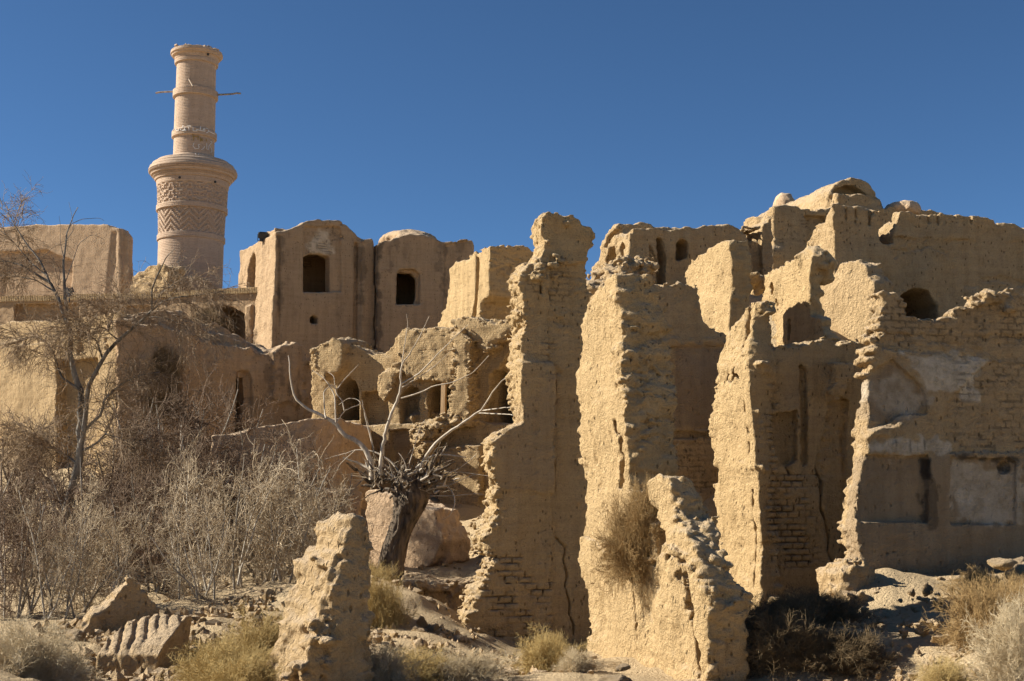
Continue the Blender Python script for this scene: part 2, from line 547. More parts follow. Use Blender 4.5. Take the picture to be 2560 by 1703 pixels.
cy.use_adaptive_sampling = True; cy.adaptive_threshold = .012
# ------------------------------------------------------------------ tall front walls
ZB = -4.2

# the tall thin wall in the middle
H = Ruin(1300, 23.9, 18, .026, 11)
h_out = [(1353, 546), (1369, 533), (1394, 531), (1415, 538), (1430, 540), (1435, 551), (1455, 561), (1471, 564), (1486, 574), (1492, 592),
         (1486, 617), (1478, 640), (1478, 724), (1486, 900), (1495, 1720), (1150, 1720), (1164, 1635), (1151, 1622), (1167, 1584), (1164, 1548), (1183, 1510),
         (1183, 1474), (1212, 1442), (1235, 1397), (1209, 1387), (1202, 1368), (1209, 1345), (1238, 1303), (1241, 1290), (1246, 1264), (1241, 1242),
         (1241, 1194), (1230, 1153), (1227, 1102), (1241, 1082), (1272, 1061), (1302, 1051), (1296, 1005), (1302, 959), (1298, 934), (1300, 893), (1293, 857), (1302, 837),
         (1312, 816), (1305, 786), (1314, 765), (1310, 740), (1304, 714), (1305, 684), (1318, 666), (1338, 653), (1352, 633), (1356, 602), (1352, 577)]
H.front(h_out, 0, .72, rough=.055, face=.025)
H.front([(1392, 660), (1520, 640), (1520, 1720), (1398, 1720), (1394, 1240), (1390, 930), (1388, 800)], -.3, .10, '-', rough=.03)
H.front([(1300, 900), (1386, 905), (1388, 1234), (1300, 1222), (1246, 1215), (1232, 1150), (1234, 1105), (1280, 1068), (1304, 1052), (1298, 1000)], -.045, .2, rough=.015)
H.ballpx(1403, 803, .05, .12, '-', .03)
H.ballpx(1399, 928, .05, .09, '-', .02)
for (bx, by, r) in [(1372, 606, .16), (1398, 612, .15), (1388, 640, .13), (1378, 662, .15), (1402, 655, .11), (1356, 668, .16), (1380, 585, .14), (1410, 560, .14), (1392, 690, .1), (1340, 690, .12)]:
    H.ballpx(bx, by, -.03, (r, r * .9, r * .7), '+', .05)
H.build(zmin=ZB, lump=.014, fine=.006, pits=.03, streak=.012, holes=.03,
        brick=[([(1170, 1385), (1385, 1385), (1388, 1660), (1150, 1660)], .06), ([(1360, 850), (1400, 850), (1400, 905), (1350, 905)], .03), ([(1330, 640), (1420, 640), (1430, 760), (1300, 760)], .02)],
        groove=[([(1395, 1345), (1420, 1370), (1414, 1400), (1424, 1440), (1418, 1462), (1424, 1490), (1430, 1512), (1427, 1535), (1438, 1560), (1440, 1590)], .015, .2), ([(1391, 925), (1392, 1080), (1390, 1238)], .03, .14),
                ([(1370, 720), (1378, 745), (1392, 760)], .02, .12), ([(1350, 715), (1352, 735)], .015, .12)])
H.paint(0, [(1250, 1080), (1386, 905), (1388, 1234), (1246, 1212)], .35, .06)
H.mesh('mudbrick_wall', MUD, 'tallest thin mudbrick wall, stepped left edge, exposed brick courses at its foot')

# the lit wall running back from the viewer: front stub, and the pillar behind it
IJ_YAW = -72
J = Ruin(1765, 16.5, IJ_YAW, .026, 12)
j_low = [(1640, 1382), (1629, 1399), (1605, 1425), (1587, 1447), (1549, 1416), (1538, 1402), (1483, 1354), (1469, 1347), (1455, 1349), (1450, 1382), (1459, 1416), (1467, 1465), (1466, 1513),
         (1471, 1558), (1483, 1589), (1473, 1624), (1471, 1665), (1500, 1690), (1594, 1680), (1597, 1800), (1762, 1800), (1763, 1575), (1767, 1506), (1745, 1440), (1725, 1395), (1680, 1378)]
j_up = [(1650, 1190), (1642, 1198), (1632, 1212), (1630, 1229), (1635, 1267), (1642, 1309), (1663, 1347), (1672, 1400), (1760, 1480), (1752, 1420), (1728, 1360), (1700, 1310), (1687, 1291), (1677, 1246), (1672, 1205), (1668, 1188)]
J.front(j_low, 0, .9, rough=.035, face=.03)
J.front(j_up, .03, .8, rough=.022, face=.03)
# stepped broken end towards the viewer
J.front([(1670, 1300), (1705, 1300), (1770, 1470), (1772, 1800), (1640, 1800), (1640, 1420)], .10, .9, rough=.015)
J.ballpx(1752, 1440, .25, (.2, .2, .35), '+', .02)
J.ballpx(1712, 1350, .25, (.2, .2, .35), '+', .02)
J.rightedge2([(1697, 1182, 1660), (1725, 1189, 1672), (1753, 1206, 1672), (1767, 1250, 1678), (1781, 1298, 1688), (1805, 1361, 1715), (1822, 1409, 1735), (1836, 1454, 1750), (1864, 1475, 1758), (1892, 1496, 1765), (1888, 1534, 1766), (1874, 1558, 1764), (1878, 1610, 1763), (1879, 1800, 1760)], .015)
for (bx, by, r) in [(1722, 1525, .12), (1724, 1600, .09), (1736, 1660, .1), (1706, 1430, .1), (1560, 1455, .06), (1533, 1480, .05)]:
    J.ballpx(bx, by, .0, (r * .6, r * 1.6, r * 1.3), '-', .06)
J.build(k=.12, zmin=ZB, lump=.014, fine=.009, pits=.06, streak=.008, holes=.02, groove=[([(1582, 1480), (1588, 1540), (1596, 1640)], .012, .1), ([(1715, 1440), (1722, 1500), (1726, 1560), (1732, 1620), (1740, 1680)], .045, .25)])
J.mesh('mudbrick_wall', MUD, 'short front stub of wall with a deep ragged cleft and bush on its shoulder')

I = Ruin(1765, 16.5, IJ_YAW, .03, 13)
i_out = [(1540, 689), (1515, 700), (1487, 729), (1469, 770), (1458, 779), (1453, 810), (1456, 850), (1449, 903), (1442, 921), (1443, 1002), (1447, 1029), (1442, 1064), (1447, 1136), (1453, 1203),
         (1456, 1270), (1454, 1222), (1462, 1319), (1469, 1347), (1475, 1440), (1640, 1440), (1630, 1300), (1575, 1240), (1567, 1198), (1570, 1158), (1565, 1046), (1567, 1015), (1563, 970), (1554, 930), (1558, 886), (1552, 837), (1554, 801), (1545, 747)]
I.front(i_out, 0, 1.3, rough=.045, face=.03)
I.front([(1548, 689), (1530, 690), (1480, 745), (1462, 800), (1462, 1440), (1575, 1440), (1580, 1158), (1580, 1000), (1572, 880), (1566, 760)], .35, 1.3, rough=.06)
u_i = float(I.fp([(1560, 1000)])[0, 0])
I.rightedge([(1585, 640), (1612, 665), (1639, 694), (1661, 747), (1670, 787), (1683, 823), (1683, 868), (1688, 912), (1692, 1002), (1690, 1180), (1700, 1460)], u_i)
# slumped top of the broken end, leaning back
for (bx, by, w_, r) in [(1552, 760, .12, .2), (1556, 800, .15, .17), (1549, 722, .2, .2), (1556, 890, .13, .16), (1560, 925, .16, .15), (1562, 960, .1, .12), (1566, 880, .45, .16), (1566, 905, .5, .14), (1565, 945, .4, .13), (1566, 830, .62, .15), (1567, 860, .66, .16)]:
    I.ballpx(bx, by, w_, (r, r * .9, r), '+', .07)
I.front([(1531, 1085), (1540, 1085), (1541, 1160), (1536, 1220), (1528, 1220), (1531, 1160)], -.1, .22, '-', rough=.03)
I.front([(1516, 1050), (1524, 1050), (1530, 1080), (1524, 1085)], -.1, .1, '-', rough=.02)
I.build(zmin=-2.2, lump=.012, fine=.009, pits=.07, streak=.006, holes=.02)
I.mesh('mudbrick_wall', MUD, 'sunlit mudbrick pillar with a smooth yellow flank and rounded eroded head')

# dark wall behind the pillar
I2 = Ruin(1700, 27.7, 18, .035, 14)
I2.front([(1560, 690), (1612, 690), (1652, 707), (1706, 709), (1728, 718), (1739, 729), (1748, 810), (1777, 823), (1799, 837), (1840, 841), (1900, 850), (1900, 1720), (1560, 1720)], 0, .8, rough=.04, face=.02)
I2.front([(1690, 862), (1860, 862), (1860, 1078), (1690, 1074)], -.3, .05, '-', rough=.01)
I2.front([(1690, 1076), (1860, 1078), (1860, 1098), (1690, 1094)], -.3, .13, '-', rough=.02)
I2.front([(1600, 846), (1850, 852), (1850, 862), (1600, 856)], -.05, .1, rough=.03)
I2.build(zmin=ZB, lump=.014, fine=.009, pits=.02, streak=.012, brick=[([(1600, 1100), (1860, 1100), (1860, 1400), (1600, 1400)], .02)])
I2.paint(0, [(1690, 868), (1860, 868), (1860, 1072), (1690, 1070)], .85, .05)
I2.paint(2, [(1600, 985), (1606, 985), (1614, 1110), (1604, 1110)], .5, .03)
I2.paint(2, [(1636, 970), (1641, 970), (1642, 1070), (1637, 1070)], .5, .03)
I2.mesh('mudbrick_wall', MUD2, 'shaded low wall with a smooth plaster panel, between the two sunlit pillars')

# pillar with ragged brick edge and the wall it belongs to
K = Ruin(1890, 24.9, 18, .03, 15)
k_up = [(1892, 745), (1905, 764), (1927, 788), (1934, 822), (1932, 842), (1925, 871), (1935, 900), (1960, 1720), (1905, 1720), (1900, 1467), (1905, 1370), (1900, 1297), (1896, 1249), (1898, 1200), (1888, 1162), (1888, 1103),
        (1876, 1011), (1874, 958), (1868, 910), (1872, 860), (1879, 818), (1886, 770)]
K.front(k_up, 0, 1.9, rough=.014, face=.03)
K.leftedge([(1886, 748), (1867, 759), (1847, 784), (1828, 813), (1813, 871), (1804, 900), (1799, 953), (1794, 992), (1789, 1031), (1780, 1050), (1782, 1128), (1789, 1196), (1775, 1215), (1770, 1300), (1770, 1720), (1910, 1720), (1910, 900), (1905, 748)], 0., .3, .014)
k2 = [(1905, 885), (1925, 873), (1973, 859), (2027, 856), (2060, 847), (2094, 856), (2143, 854), (2230, 860), (2230, 1720), (1905, 1720)]
K.front(k2, .14, .95, rough=.04, face=.02)
# ragged tooth edge of broken bricks
for i, (bx, by) in enumerate([(1884, 915), (1890, 925), (1878, 1032), (1888, 1042), (1882, 1060), (1886, 1078), (1885, 1100), (1892, 1122), (1896, 1150), (1900, 1172), (1903, 1270), (1912, 1282), (1920, 1335), (1930, 1350), (1925, 1380), (1934, 1410), (1922, 1440), (1930, 1470), (1920, 1500), (1906, 1300), (1912, 1240)]):
    K.ballpx(bx + 13, by, .1, (.12, .17, .05 + .03 * (i % 3)), '+', .04)
K.ballpx(1906, 778, .1, (.2, .3, .16), '+', .06)
for (bx, by) in [(1845, 930), (1860, 925), (1830, 948), (1850, 945)]:
    u0 = K.ep([(bx, by)], 0.)[0]
    K.ball((0., u0[0], u0[1]), (.07, .14, .08), '-', .04)
# alcoves in the shaded wall
K.front([(1948, 1042), (1952, 1032), (1985, 1028), (2016, 1020), (2018, 1150), (2002, 1160), (1988, 1168), (1975, 1160), (1960, 1140), (1950, 1110)], -.2, .34, '-', rough=.025)
K.front([(2022, 905), (2042, 915), (2042, 1158), (2030, 1166), (2020, 1150)], -.2, .30, '-', rough=.02)
K.front([(2018, 905), (2030, 905), (2034, 920), (2020, 920)], -.2, .45, '-', rough=.02)
K.front([(2085, 908), (2140, 905), (2140, 940), (2116, 960), (2106, 992), (2088, 1000), (2084, 980), (2092, 940)], -.12, .3, rough=.03)
K.front([(2098, 1005), (2140, 995), (2140, 1500), (2110, 1500), (2090, 1200), (2060, 1165), (2085, 1080)], -.2, .22, '-', rough=.04)
K.build(zmin=ZB, lump=.013, fine=.008, pits=.05, streak=.01, holes=.03,
        brick=[([(1915, 900), (1960, 900), (1960, 1180), (2060, 1180), (2060, 1420), (1925, 1420)], .055)],
        groove=[([(2050, 1170), (2062, 1200), (2060, 1270), (2078, 1310), (2086, 1340), (2084, 1380), (2094, 1420)], .04, .5), ([(1948, 1110), (1965, 1155), (1985, 1185)], .02, .3)])
K.paint(0, [(1968, 930), (2018, 930), (2018, 1020), (1975, 1025)], .3, .05)
K.mesh('mudbrick_wall', MUD, 'ruined wall with a pointed sunlit end, ragged brick edge and scalloped plaster alcoves')

# big plastered wall at the right
L = Ruin(2170, 22.6, 10, .03, 16)
l_out = [(2203, 737), (2194, 735), (2220, 728), (2244, 729), (2262, 758), (2280, 784), (2335, 796), (2374, 788), (2384, 764), (2393, 758), (2424, 760), (2430, 735), (2466, 720), (2503, 727), (2532, 722), (2561, 727), (2640, 730),
         (2640, 1720), (2134, 1720), (2140, 1409), (2150, 1385), (2146, 1354), (2138, 1325), (2145, 1271), (2150, 1219), (2160, 1200), (2163, 1162), (2166, 1132), (2168, 1045), (2174, 965), (2178, 928), (2186, 890), (2196, 850), (2200, 826), (2196, 800)]
L.front(l_out, 0, .75, rough=.035, face=.02)
L.leftedge([(2205, 735), (2185, 804), (2185, 826), (2156, 844), (2145, 892), (2138, 913), (2143, 965), (2138, 1045), (2134, 1096), (2141, 1132), (2134, 1162), (2134, 1213), (2125, 1271), (2121, 1325), (2137, 1354), (2141, 1380), (2134, 1409), (2134, 1720)], .05, .35, .03)
for (bx, by) in [(2198, 742), (2192, 770), (2190, 805), (2188, 822), (2176, 850), (2168, 880), (2160, 905), (2155, 940)]:
    L.ballpx(bx, by, .3, (.12, .26, .06), '+', .025)
# arch recess, niches, plaster lip
L.front([(2180, 932), (2210, 915), (2244, 896), (2290, 935), (2322, 966), (2333, 1000), (2332, 1035), (2270, 1035), (2230, 1060), (2180, 1075)], -.2, .09, '-', rough=.012)
L.front([(2172, 1136), (2334, 1138), (2333, 1308), (2160, 1306), (2150, 1292)], -.2, .11, '-', rough=.012)
L.front([(2391, 1143), (2540, 1146), (2557, 1156), (2557, 1312), (2391, 1312)], -.2, .08, '-', rough=.014)
L.front([(2388, 1000), (2480, 905), (2640, 905), (2640, 1130), (2391, 1130), (2370, 1050)], -.2, .05, '-', rough=.03)
L.front([(2250, 830), (2640, 830), (2640, 905), (2470, 900), (2250, 870), (2195, 860), (2195, 845)], -.2, .05, '-', rough=.04)
L.front([(2168, 1095), (2180, 1078), (2205, 1070), (2230, 1068), (2250, 1060), (2248, 1072), (2225, 1082), (2190, 1092), (2176, 1106)], -.045, .2, rough=.015)
L.ballpx(2507, 1169, .1, (.13, .16, .12), '-', .01)
L.ballpx(2522, 1206, .08, .04, '-', .01); L.ballpx(2415, 1248, .08, .04, '-', .01); L.ballpx(2549, 1178, .08, .03, '-', 0)
L.ballpx(2552, 843, .03, .09, '-', .03)
for (bx, by, r) in [(2445, 760, .22), (2480, 748, .25), (2520, 765, .22), (2410, 775, .12)]:
    L.ballpx(bx, by, -.02, (r, .14, r * .7), '+', .08)
L.build(zmin=ZB, lump=.012, fine=.006, pits=.015, streak=.005, holes=.015,
        brick=[([(2390, 900), (2640, 900), (2640, 1130), (2390, 1130)], .016), ([(2200, 740), (2640, 740), (2640, 860), (2200, 860)], .012)],
        groove=[([(2200, 1390), (2240, 1378), (2290, 1378), (2320, 1395), (2345, 1420)], .008, .06)])
L.paint(0, [(2120, 1138), (2640, 1138), (2640, 1500), (2120, 1500)], .7, .05)
L.paint(0, [(2180, 932), (2244, 894), (2333, 1000), (2300, 1035), (2180, 1060)], .9, .06)
L.paint(2, [(2195, 960), (2240, 915), (2290, 945), (2325, 1000), (2280, 1010), (2230, 1020)], .5, .12, wob=.12)
L.paint(2, [(2260, 884), (2388, 882), (2478, 896), (2440, 938), (2388, 986), (2353, 996), (2330, 970), (2290, 925)], .9, .04)
L.paint(2, [(2400, 975), (2436, 948), (2452, 968), (2460, 1004), (2420, 1008), (2398, 1010), (2390, 998)], 1., .03)  # sunlit patch of the wall, put into the colour as pale wash
L.paint(2, [(2180, 1098), (2388, 1098), (2388, 1118), (2340, 1136), (2174, 1134)], .85, .04, wob=.06)
L.paint(2, [(2395, 1148), (2556, 1152), (2556, 1310), (2395, 1310)], .62, .05, wob=.1)
L.paint(2, [(2404, 1232), (2438, 1230), (2438, 1276), (2420, 1262), (2402, 1262)], .9, .03)
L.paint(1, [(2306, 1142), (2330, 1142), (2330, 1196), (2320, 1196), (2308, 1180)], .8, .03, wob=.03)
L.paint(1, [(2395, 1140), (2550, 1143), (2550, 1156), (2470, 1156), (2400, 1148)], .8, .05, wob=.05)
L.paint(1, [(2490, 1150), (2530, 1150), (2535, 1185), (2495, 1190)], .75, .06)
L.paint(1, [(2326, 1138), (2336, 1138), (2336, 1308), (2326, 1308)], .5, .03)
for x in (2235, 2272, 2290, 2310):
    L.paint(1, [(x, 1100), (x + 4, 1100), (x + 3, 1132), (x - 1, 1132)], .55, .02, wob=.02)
L.mesh('plastered_wall', MUD2, 'large shaded wall with pointed arch relief, square niches and a soot-edged round hole')

# rough stub in the foreground left of centre
Nn = Ruin(850, 15, 34, .024, 17)
Nn.front([(873, 1300), (880, 1284), (902, 1287), (920, 1310), (919, 1361), (925, 1442), (923, 1506), (917, 1539), (925, 1651), (930, 1800), (800, 1800), (806, 1703), (815, 1619), (822, 1555), (825, 1490), (848, 1426), (857, 1381)], 0, .55, rough=.03, face=.02)
Nn.front([(841, 1296), (861, 1285), (900, 1290), (915, 1340), (915, 1800), (735, 1800), (745, 1658), (755, 1600), (752, 1564), (778, 1520), (795, 1480), (800, 1432), (815, 1384), (826, 1374), (832, 1323)], .1, .9, rough=.02, plane=.3)
Nn.front([(838, 1350), (880, 1330), (880, 1800), (706, 1800), (710, 1703), (716, 1658), (730, 1600), (726, 1564), (752, 1530), (752, 1510), (776, 1458), (770, 1432), (774, 1406), (795, 1381)], .38, 1.15, rough=.02, plane=.7)
for i, (bx, by, w_, r) in enumerate([(775, 1400, .5, .14), (820, 1450, .35, .13), (770, 1480, .5, .12), (790, 1545, .3, .17), (745, 1570, .5, .15), (760, 1610, .35, .16), (735, 1640, .55, .14), (765, 1665, .3, .2), (725, 1690, .5, .2), (800, 1590, .15, .1)]):
    Nn.ballpx(bx, by, w_, (r * 1.1, r * 1.2, r * .5), '+', .03)
Nn.ballpx(790, 1428, .3, (.12, .16, .08), '-', .01)
Nn.front([(770, 1515), (815, 1500), (815, 1512), (768, 1528)], -.1, .4, '-', rough=.01); Nn.front([(745, 1592), (812, 1580), (812, 1592), (742, 1606)], -.1, .35, '-', rough=.01)
Nn.build(k=.1, crumb=.06, zmin=-3.6, lump=.02, fine=.010, pits=0, streak=.008, course=.004)
Nn.mesh('mudbrick_wall', MUD2, 'narrow foreground stub of wall, its left end crumbled into stacked lumps', base=None)
# ------------------------------------------------------------------ minaret
MY = 70.
mb = at(474, 735, MY)
def mz(y): return float(at(474, y, MY)[2])
def build_minaret():
    root = empty('minaret', (mb[0], mb[1], mb[2] - 1.5))
    tag(root, 'two-tiered round brick minaret with chevron bands and wooden poles sticking out', 'minaret')
    s = MY / F_PX / math.cos(.13)
    z0 = mb[2] - 1.5
    nth = 640
    th = np.linspace(0, 2 * math.pi, nth, endpoint=False)
    rng = np.random.default_rng(5)

    def lathe(name, prof, dz, mat, relief=None, ragged=0.):
        py = np.array([p[0] for p in prof], float); ph = np.array([p[1] for p in prof], float) * s
        zz = np.array([mz(y) for y in py])
        # resample along the profile length
        L = np.concatenate([[0], np.cumsum(np.hypot(np.diff(zz), np.diff(ph)))])
        t = np.linspace(0, L[-1], max(4, int(L[-1] / dz)))
        z = np.interp(t, L, zz); r = np.interp(t, L, ph)
        Rr = np.repeat(r[:, None], nth, 1); Zz = np.repeat(z[:, None], nth, 1)
        row = np.floor(Zz / .09)
        fz = Zz / .09 - row
        Rr = Rr - .022 * sstep(.22, .05, np.minimum(fz, 1 - fz))
        if relief is not None:
            Rr = Rr + relief(th[None, :], Zz)
        if ragged:
            nz = np.interp(th, np.linspace(0, 2 * math.pi, 60), rng.random(60))
            nz = np.floor(nz * 4) / 4
            top = z.max()
            Zz = np.minimum(Zz, top - ragged * nz[None, :])
        V = np.stack([Rr * np.cos(th), Rr * np.sin(th), Zz - z0], -1).reshape(-1, 3)
        n = len(t)
        i, j = np.meshgrid(np.arange(n - 1), np.arange(nth), indexing='ij')
        j2 = (j + 1) % nth
        Q = np.stack([i * nth + j, i * nth + j2, (i + 1) * nth + j2, (i + 1) * nth + j], -1).reshape(-1, 4)
        if z[-1] < z[0]: Q = Q[:, ::-1]
        return link(name, np_mesh(name, V, Q), mat, root)

    zA = [(mz(593), mz(534)), (mz(520), mz(472))]

    def chevron(T, Z):
        out = np.zeros(np.broadcast(T, Z).shape)
        for k, (a, b) in enumerate(zA):
            inb = (Z > a) & (Z < b)
            cell = .085
            nc = 132
            ci = np.floor(T / (2 * math.pi) * nc); cj = np.floor((Z - a) / cell)
            per = 12
            tri = np.abs(ci % per - per // 2)
            if k == 0:
                v = ((cj + tri) % 4) < 2
            else:
                v = (((cj + tri) % 5) < 2) ^ (((cj - tri) % 5) < 1)
            out = np.where(inb, np.where(v, .0, -.075), out)
        return out

    lathe('lower_shaft', [(800, 80), (735, 80), (607, 80.5), (606, 84), (594, 84), (593, 81.5), (534, 83.5), (533, 88), (521, 88), (520, 86), (472, 87.5), (471, 89), (458, 90)], .022, BRICK, chevron)

    def dentil(T, Z):
        nd = 150
        f = (T / (2 * math.pi) * nd) % 1
        g = ((Z - mz(458)) / (mz(434) - mz(458))) * 4
        on = (np.floor(g) % 2 == 1) & (g < 4)
        return np.where(on & (f < .5), -.07, 0)
    lathe('cornice', [(458, 89), (457.5, 93), (452, 95), (451.5, 98), (446, 100), (445.5, 103), (440, 105), (439.5, 109), (434, 110), (431, 110), (428, 108), (424, 107), (420, 102), (416, 101), (412, 92), (408, 90), (405, 70), (404, 40)], .02, BRICK, dentil)
    lathe('upper_shaft', [(412, 55.5), (398, 55.5), (396, 54), (395, 51), (350, 50.5), (349, 56), (334, 56), (330, 51), (249, 50.5), (248, 56.5), (231, 56.5), (228, 49.5), (166, 49), (165, 54), (157, 55), (156, 52.5), (148, 56), (146, 61), (142, 63), (141, 65.5), (134, 65), (131, 60), (129, 40)], .022, BRICK, None, .22)
    # top rubble of loose bricks
    V = []; Q = []
    for k in range(46):
        a = rng.uniform(0, 6.28); rr = s * rng.uniform(46, 60)
        c = np.array([rr * math.cos(a), rr * math.sin(a), mz(134) - z0 + rng.uniform(-.05, .1)])
        box(V, Q, c, (.12, .09, .05), rng.uniform(0, 3), rng.uniform(-.5, .5))
    tag(link('broken_rim', np_mesh('broken_rim', np.concatenate(V), np.concatenate(Q), False), BRICK, root), kind='stuff')
    # poles
    def pole(P, rad):
        pts = np.array([at(*p) for p in P]) - np.array([mb[0], mb[1], z0])
        v, q = tube(pts, np.full(len(P), rad))
        link('wooden_pole', np_mesh('wooden_pole', v, q), WOOD, root)
    pole([(440, 229, 70), (410, 230, 70), (398, 231, 70), (389, 233, 70)], .045)
    pole([(530, 238, 70), (568, 236, 70), (582, 235, 70), (592, 233, 70), (602, 234, 70)], .05)
    pole([(472, 198, 68.9), (477, 207, 68.5), (482, 216, 68.2)], .035)
    # putlog holes: black balls give their inner shade as plain colour
    for (px, py) in [(449, 444), (538, 455), (520, 136)]:
        q = on_cyl([(px, py)], 90 * s if py > 300 else 57 * s)[0] - np.array([mb[0], mb[1], z0])
        bm = bmesh.new(); bmesh.ops.create_uvsphere(bm, u_segments=10, v_segments=8, radius=.07); me = bpy.data.meshes.new('putlog_hole_shade'); bm.to_mesh(me); bm.free()
        o = link('putlog_hole_shade', me, METAL, root); o.location = q
    # painted writing, stroke by stroke
    def strokes(L, radpx, mat, wid, name):
        VV = []; QQ = []; n = 0
        for S in L:
            P = np.array(S, float); P = np.stack([420 + P[:, 0] / 15.68, 310 + P[:, 1] / 15.68], 1)
            # densify
            D = [P[0]]
            for i in range(len(P) - 1):
                for t in np.linspace(0, 1, 5)[1:]: D.append(P[i] * (1 - t) + P[i + 1] * t)
            q = on_cyl(D, radpx * s + .012) - np.array([mb[0], mb[1], z0])
            v, f = tube(q, np.full(len(q), wid), 5)
            VV.append(v); QQ.append(f + n); n += len(v)
        link(name, np_mesh(name, np.concatenate(VV), np.concatenate(QQ)), mat, root)
    strokes([[(1490, 350), (1560, 330), (1600, 260), (1570, 230)], [(1600, 290), (1700, 340), (1830, 400)], [(1500, 170), (1545, 195)], [(1460, 185), (1390, 190), (1375, 230), (1460, 240)],
             [(1460, 290), (1280, 255), (1110, 215)], [(1285, 100), (1272, 190), (1262, 250)], [(1110, 220), (1150, 272), (980, 270), (988, 165)], [(820, 100), (822, 262)], [(735, 88), (890, 78)],
             [(720, 270), (620, 262), (540, 262)], [(690, 232), (640, 180), (705, 130)], [(605, 60), (560, 150)], [(432, 180), (430, 250), (350, 272), (300, 180)], [(520, 200), (480, 250)], [(720, 240), (600, 235)], [(240, 200), (190, 260)]], 56, WPAINT, .022, 'painted_lettering')
    strokes([[(1660, 692), (1700, 682), (1722, 740), (1640, 800)], [(1650, 810), (1600, 870), (1592, 1000), (1520, 980), (1520, 760)], [(1440, 880), (1390, 960), (1310, 1010)],
             [(1262, 800), (1190, 812), (1180, 850), (1222, 900), (1200, 960), (1060, 970), (980, 860), (1020, 740)], [(1660, 880), (1700, 960), (1722, 1080), (1680, 1120)]], 51, WPAINT, .017, 'painted_lettering')
    strokes([[(1080, 1150), (1082, 1350)], [(1220, 1170), (1130, 1250), (1212, 1350)], [(1370, 1200), (1382, 1330)], [(970, 1280), (920, 1340), (840, 1360)], [(630, 1190), (632, 1290)], [(690, 1290), (702, 1300)], [(1290, 1262), (1302, 1300)], [(1040, 1300), (1000, 1310)]], 56, WPAINT, .018, 'painted_lettering')
    strokes([[(1280, 1365), (1500, 1388)]], 57, WPAINT, .03, 'painted_lettering')
    strokes([[(960, 400), (1010, 560), (1000, 650)], [(1010, 490), (1190, 480), (1170, 620)], [(1275, 520), (1270, 690), (1340, 560), (1350, 680)], [(1500, 600), (1520, 690)]], 51, YPAINT, .026, 'painted_lettering')
    return root


def box(V, Q, c, h, rz=0., ry=0.):
    n = sum(len(v) for v in V)
    p = np.array([(x, y, z) for z in (-1, 1) for y in (-1, 1) for x in (-1, 1)], float) * np.array(h)
    cy_, sy_ = math.cos(ry), math.sin(ry); p = p @ np.array([[cy_, 0, -sy_], [0, 1, 0], [sy_, 0, cy_]])
    cz_, sz_ = math.cos(rz), math.sin(rz); p = p @ np.array([[cz_, sz_, 0], [-sz_, cz_, 0], [0, 0, 1]])
    V.append(p + np.array(c))
    Q.append(np.array([[0, 2, 3, 1], [4, 5, 7, 6], [0, 1, 5, 4], [2, 6, 7, 3], [0, 4, 6, 2], [1, 3, 7, 5]]) + n)


def on_cyl(P, rad):
    out = []
    for px, py in P:
        d = ray(px, py)
        a = d[0] ** 2 + d[1] ** 2; b = d[0] * mb[0] + d[1] * mb[1]; c = mb[0] ** 2 + mb[1] ** 2 - rad ** 2
        q = b * b - a * c
        t = (b - math.sqrt(max(q, 0))) / a
        out.append(d * t)
    return np.array(out)


def tube(P, rad, sides=6):
    P = np.asarray(P, float); n = len(P)
    T = np.gradient(P, axis=0); T /= np.linalg.norm(T, axis=1)[:, None] + 1e-9
    ref = np.array([.3, .2, .93]) if abs(T[0] @ np.array([.3, .2, .93])) < .9 else np.array([1., 0, 0])
    A = np.cross(T, ref); A /= np.linalg.norm(A, axis=1)[:, None] + 1e-9
    B = np.cross(T, A)
    an = np.linspace(0, 2 * math.pi, sides, endpoint=False)
    V = P[:, None, :] + np.asarray(rad)[:, None, None] * (A[:, None, :] * np.cos(an)[None, :, None] + B[:, None, :] * np.sin(an)[None, :, None])
    i, j = np.meshgrid(np.arange(n - 1), np.arange(sides), indexing='ij'); j2 = (j + 1) % sides
    Q = np.stack([i * sides + j, i * sides + j2, (i + 1) * sides + j2, (i + 1) * sides + j], -1).reshape(-1, 4)
    V = np.concatenate([V.reshape(-1, 3), P[:1], P[-1:]])
    c0, c1 = n * sides, n * sides + 1
    caps = [[c0, (k + 1) % sides, k, c0] for k in range(sides)]
    return V, Q


build_minaret()


def fbox(Rn, P):
    return Rn.fp(P)


# ------------------------------------------------------------------ far houses
A = Ruin(690, 60, 30, .06, 21)
a_out = [(691, 581), (711, 577), (740, 567), (767, 553), (800, 548), (845, 551), (872, 565), (895, 590), (912, 604), (912, 960), (672, 960), (677, 868), (686, 700)]
A.front(a_out, 0, 5.5, rough=.02)
A.leftedge([(690, 583), (650, 604), (625, 622), (600, 632), (594, 642), (593, 722), (590, 960)], 0., .05, .015)
A.front([(906, 602), (912, 598), (930, 597), (936, 602), (937, 960), (903, 960)], -.25, 2.5, rough=.03)
A.front([(704, 585), (710, 585), (709, 960), (698, 960)], -.5, .12, '-', rough=.02)
A.front([(896, 600), (906, 604), (904, 960), (894, 960)], -.5, .2, '-', rough=.02)
A.front([(770, 562), (862, 562), (863, 726), (768, 726)], -.5, .12, '-', rough=.01)
A.front([(772, 638), (790, 628), (815, 628), (838, 636), (838, 726), (773, 726)], -.6, 1.2, '-', rough=.01)
A.front([(720, 620), (890, 620), (890, 760), (720, 760)], .75, 4.5, '-', rough=.01)
A.front([(787, 790), (797, 783), (806, 790), (806, 806), (787, 804)], -.6, 1.6, '-', rough=.005)
A.end([(631, 720), (633, 670), (640, 644), (646, 633), (651, 640), (651, 720)], 0., -1, 1.4, '-', rough=.005)
A.end([(690, 570), (652, 590), (646, 960), (700, 960)], 0., -.06, .4, '+', rough=.015)
A.build(crumb=0, zmin=4.6, lump=.01, fine=.006, streak=.006, k=.15, brick=[([(772, 556), (862, 556), (862, 634), (772, 634)], .06)])
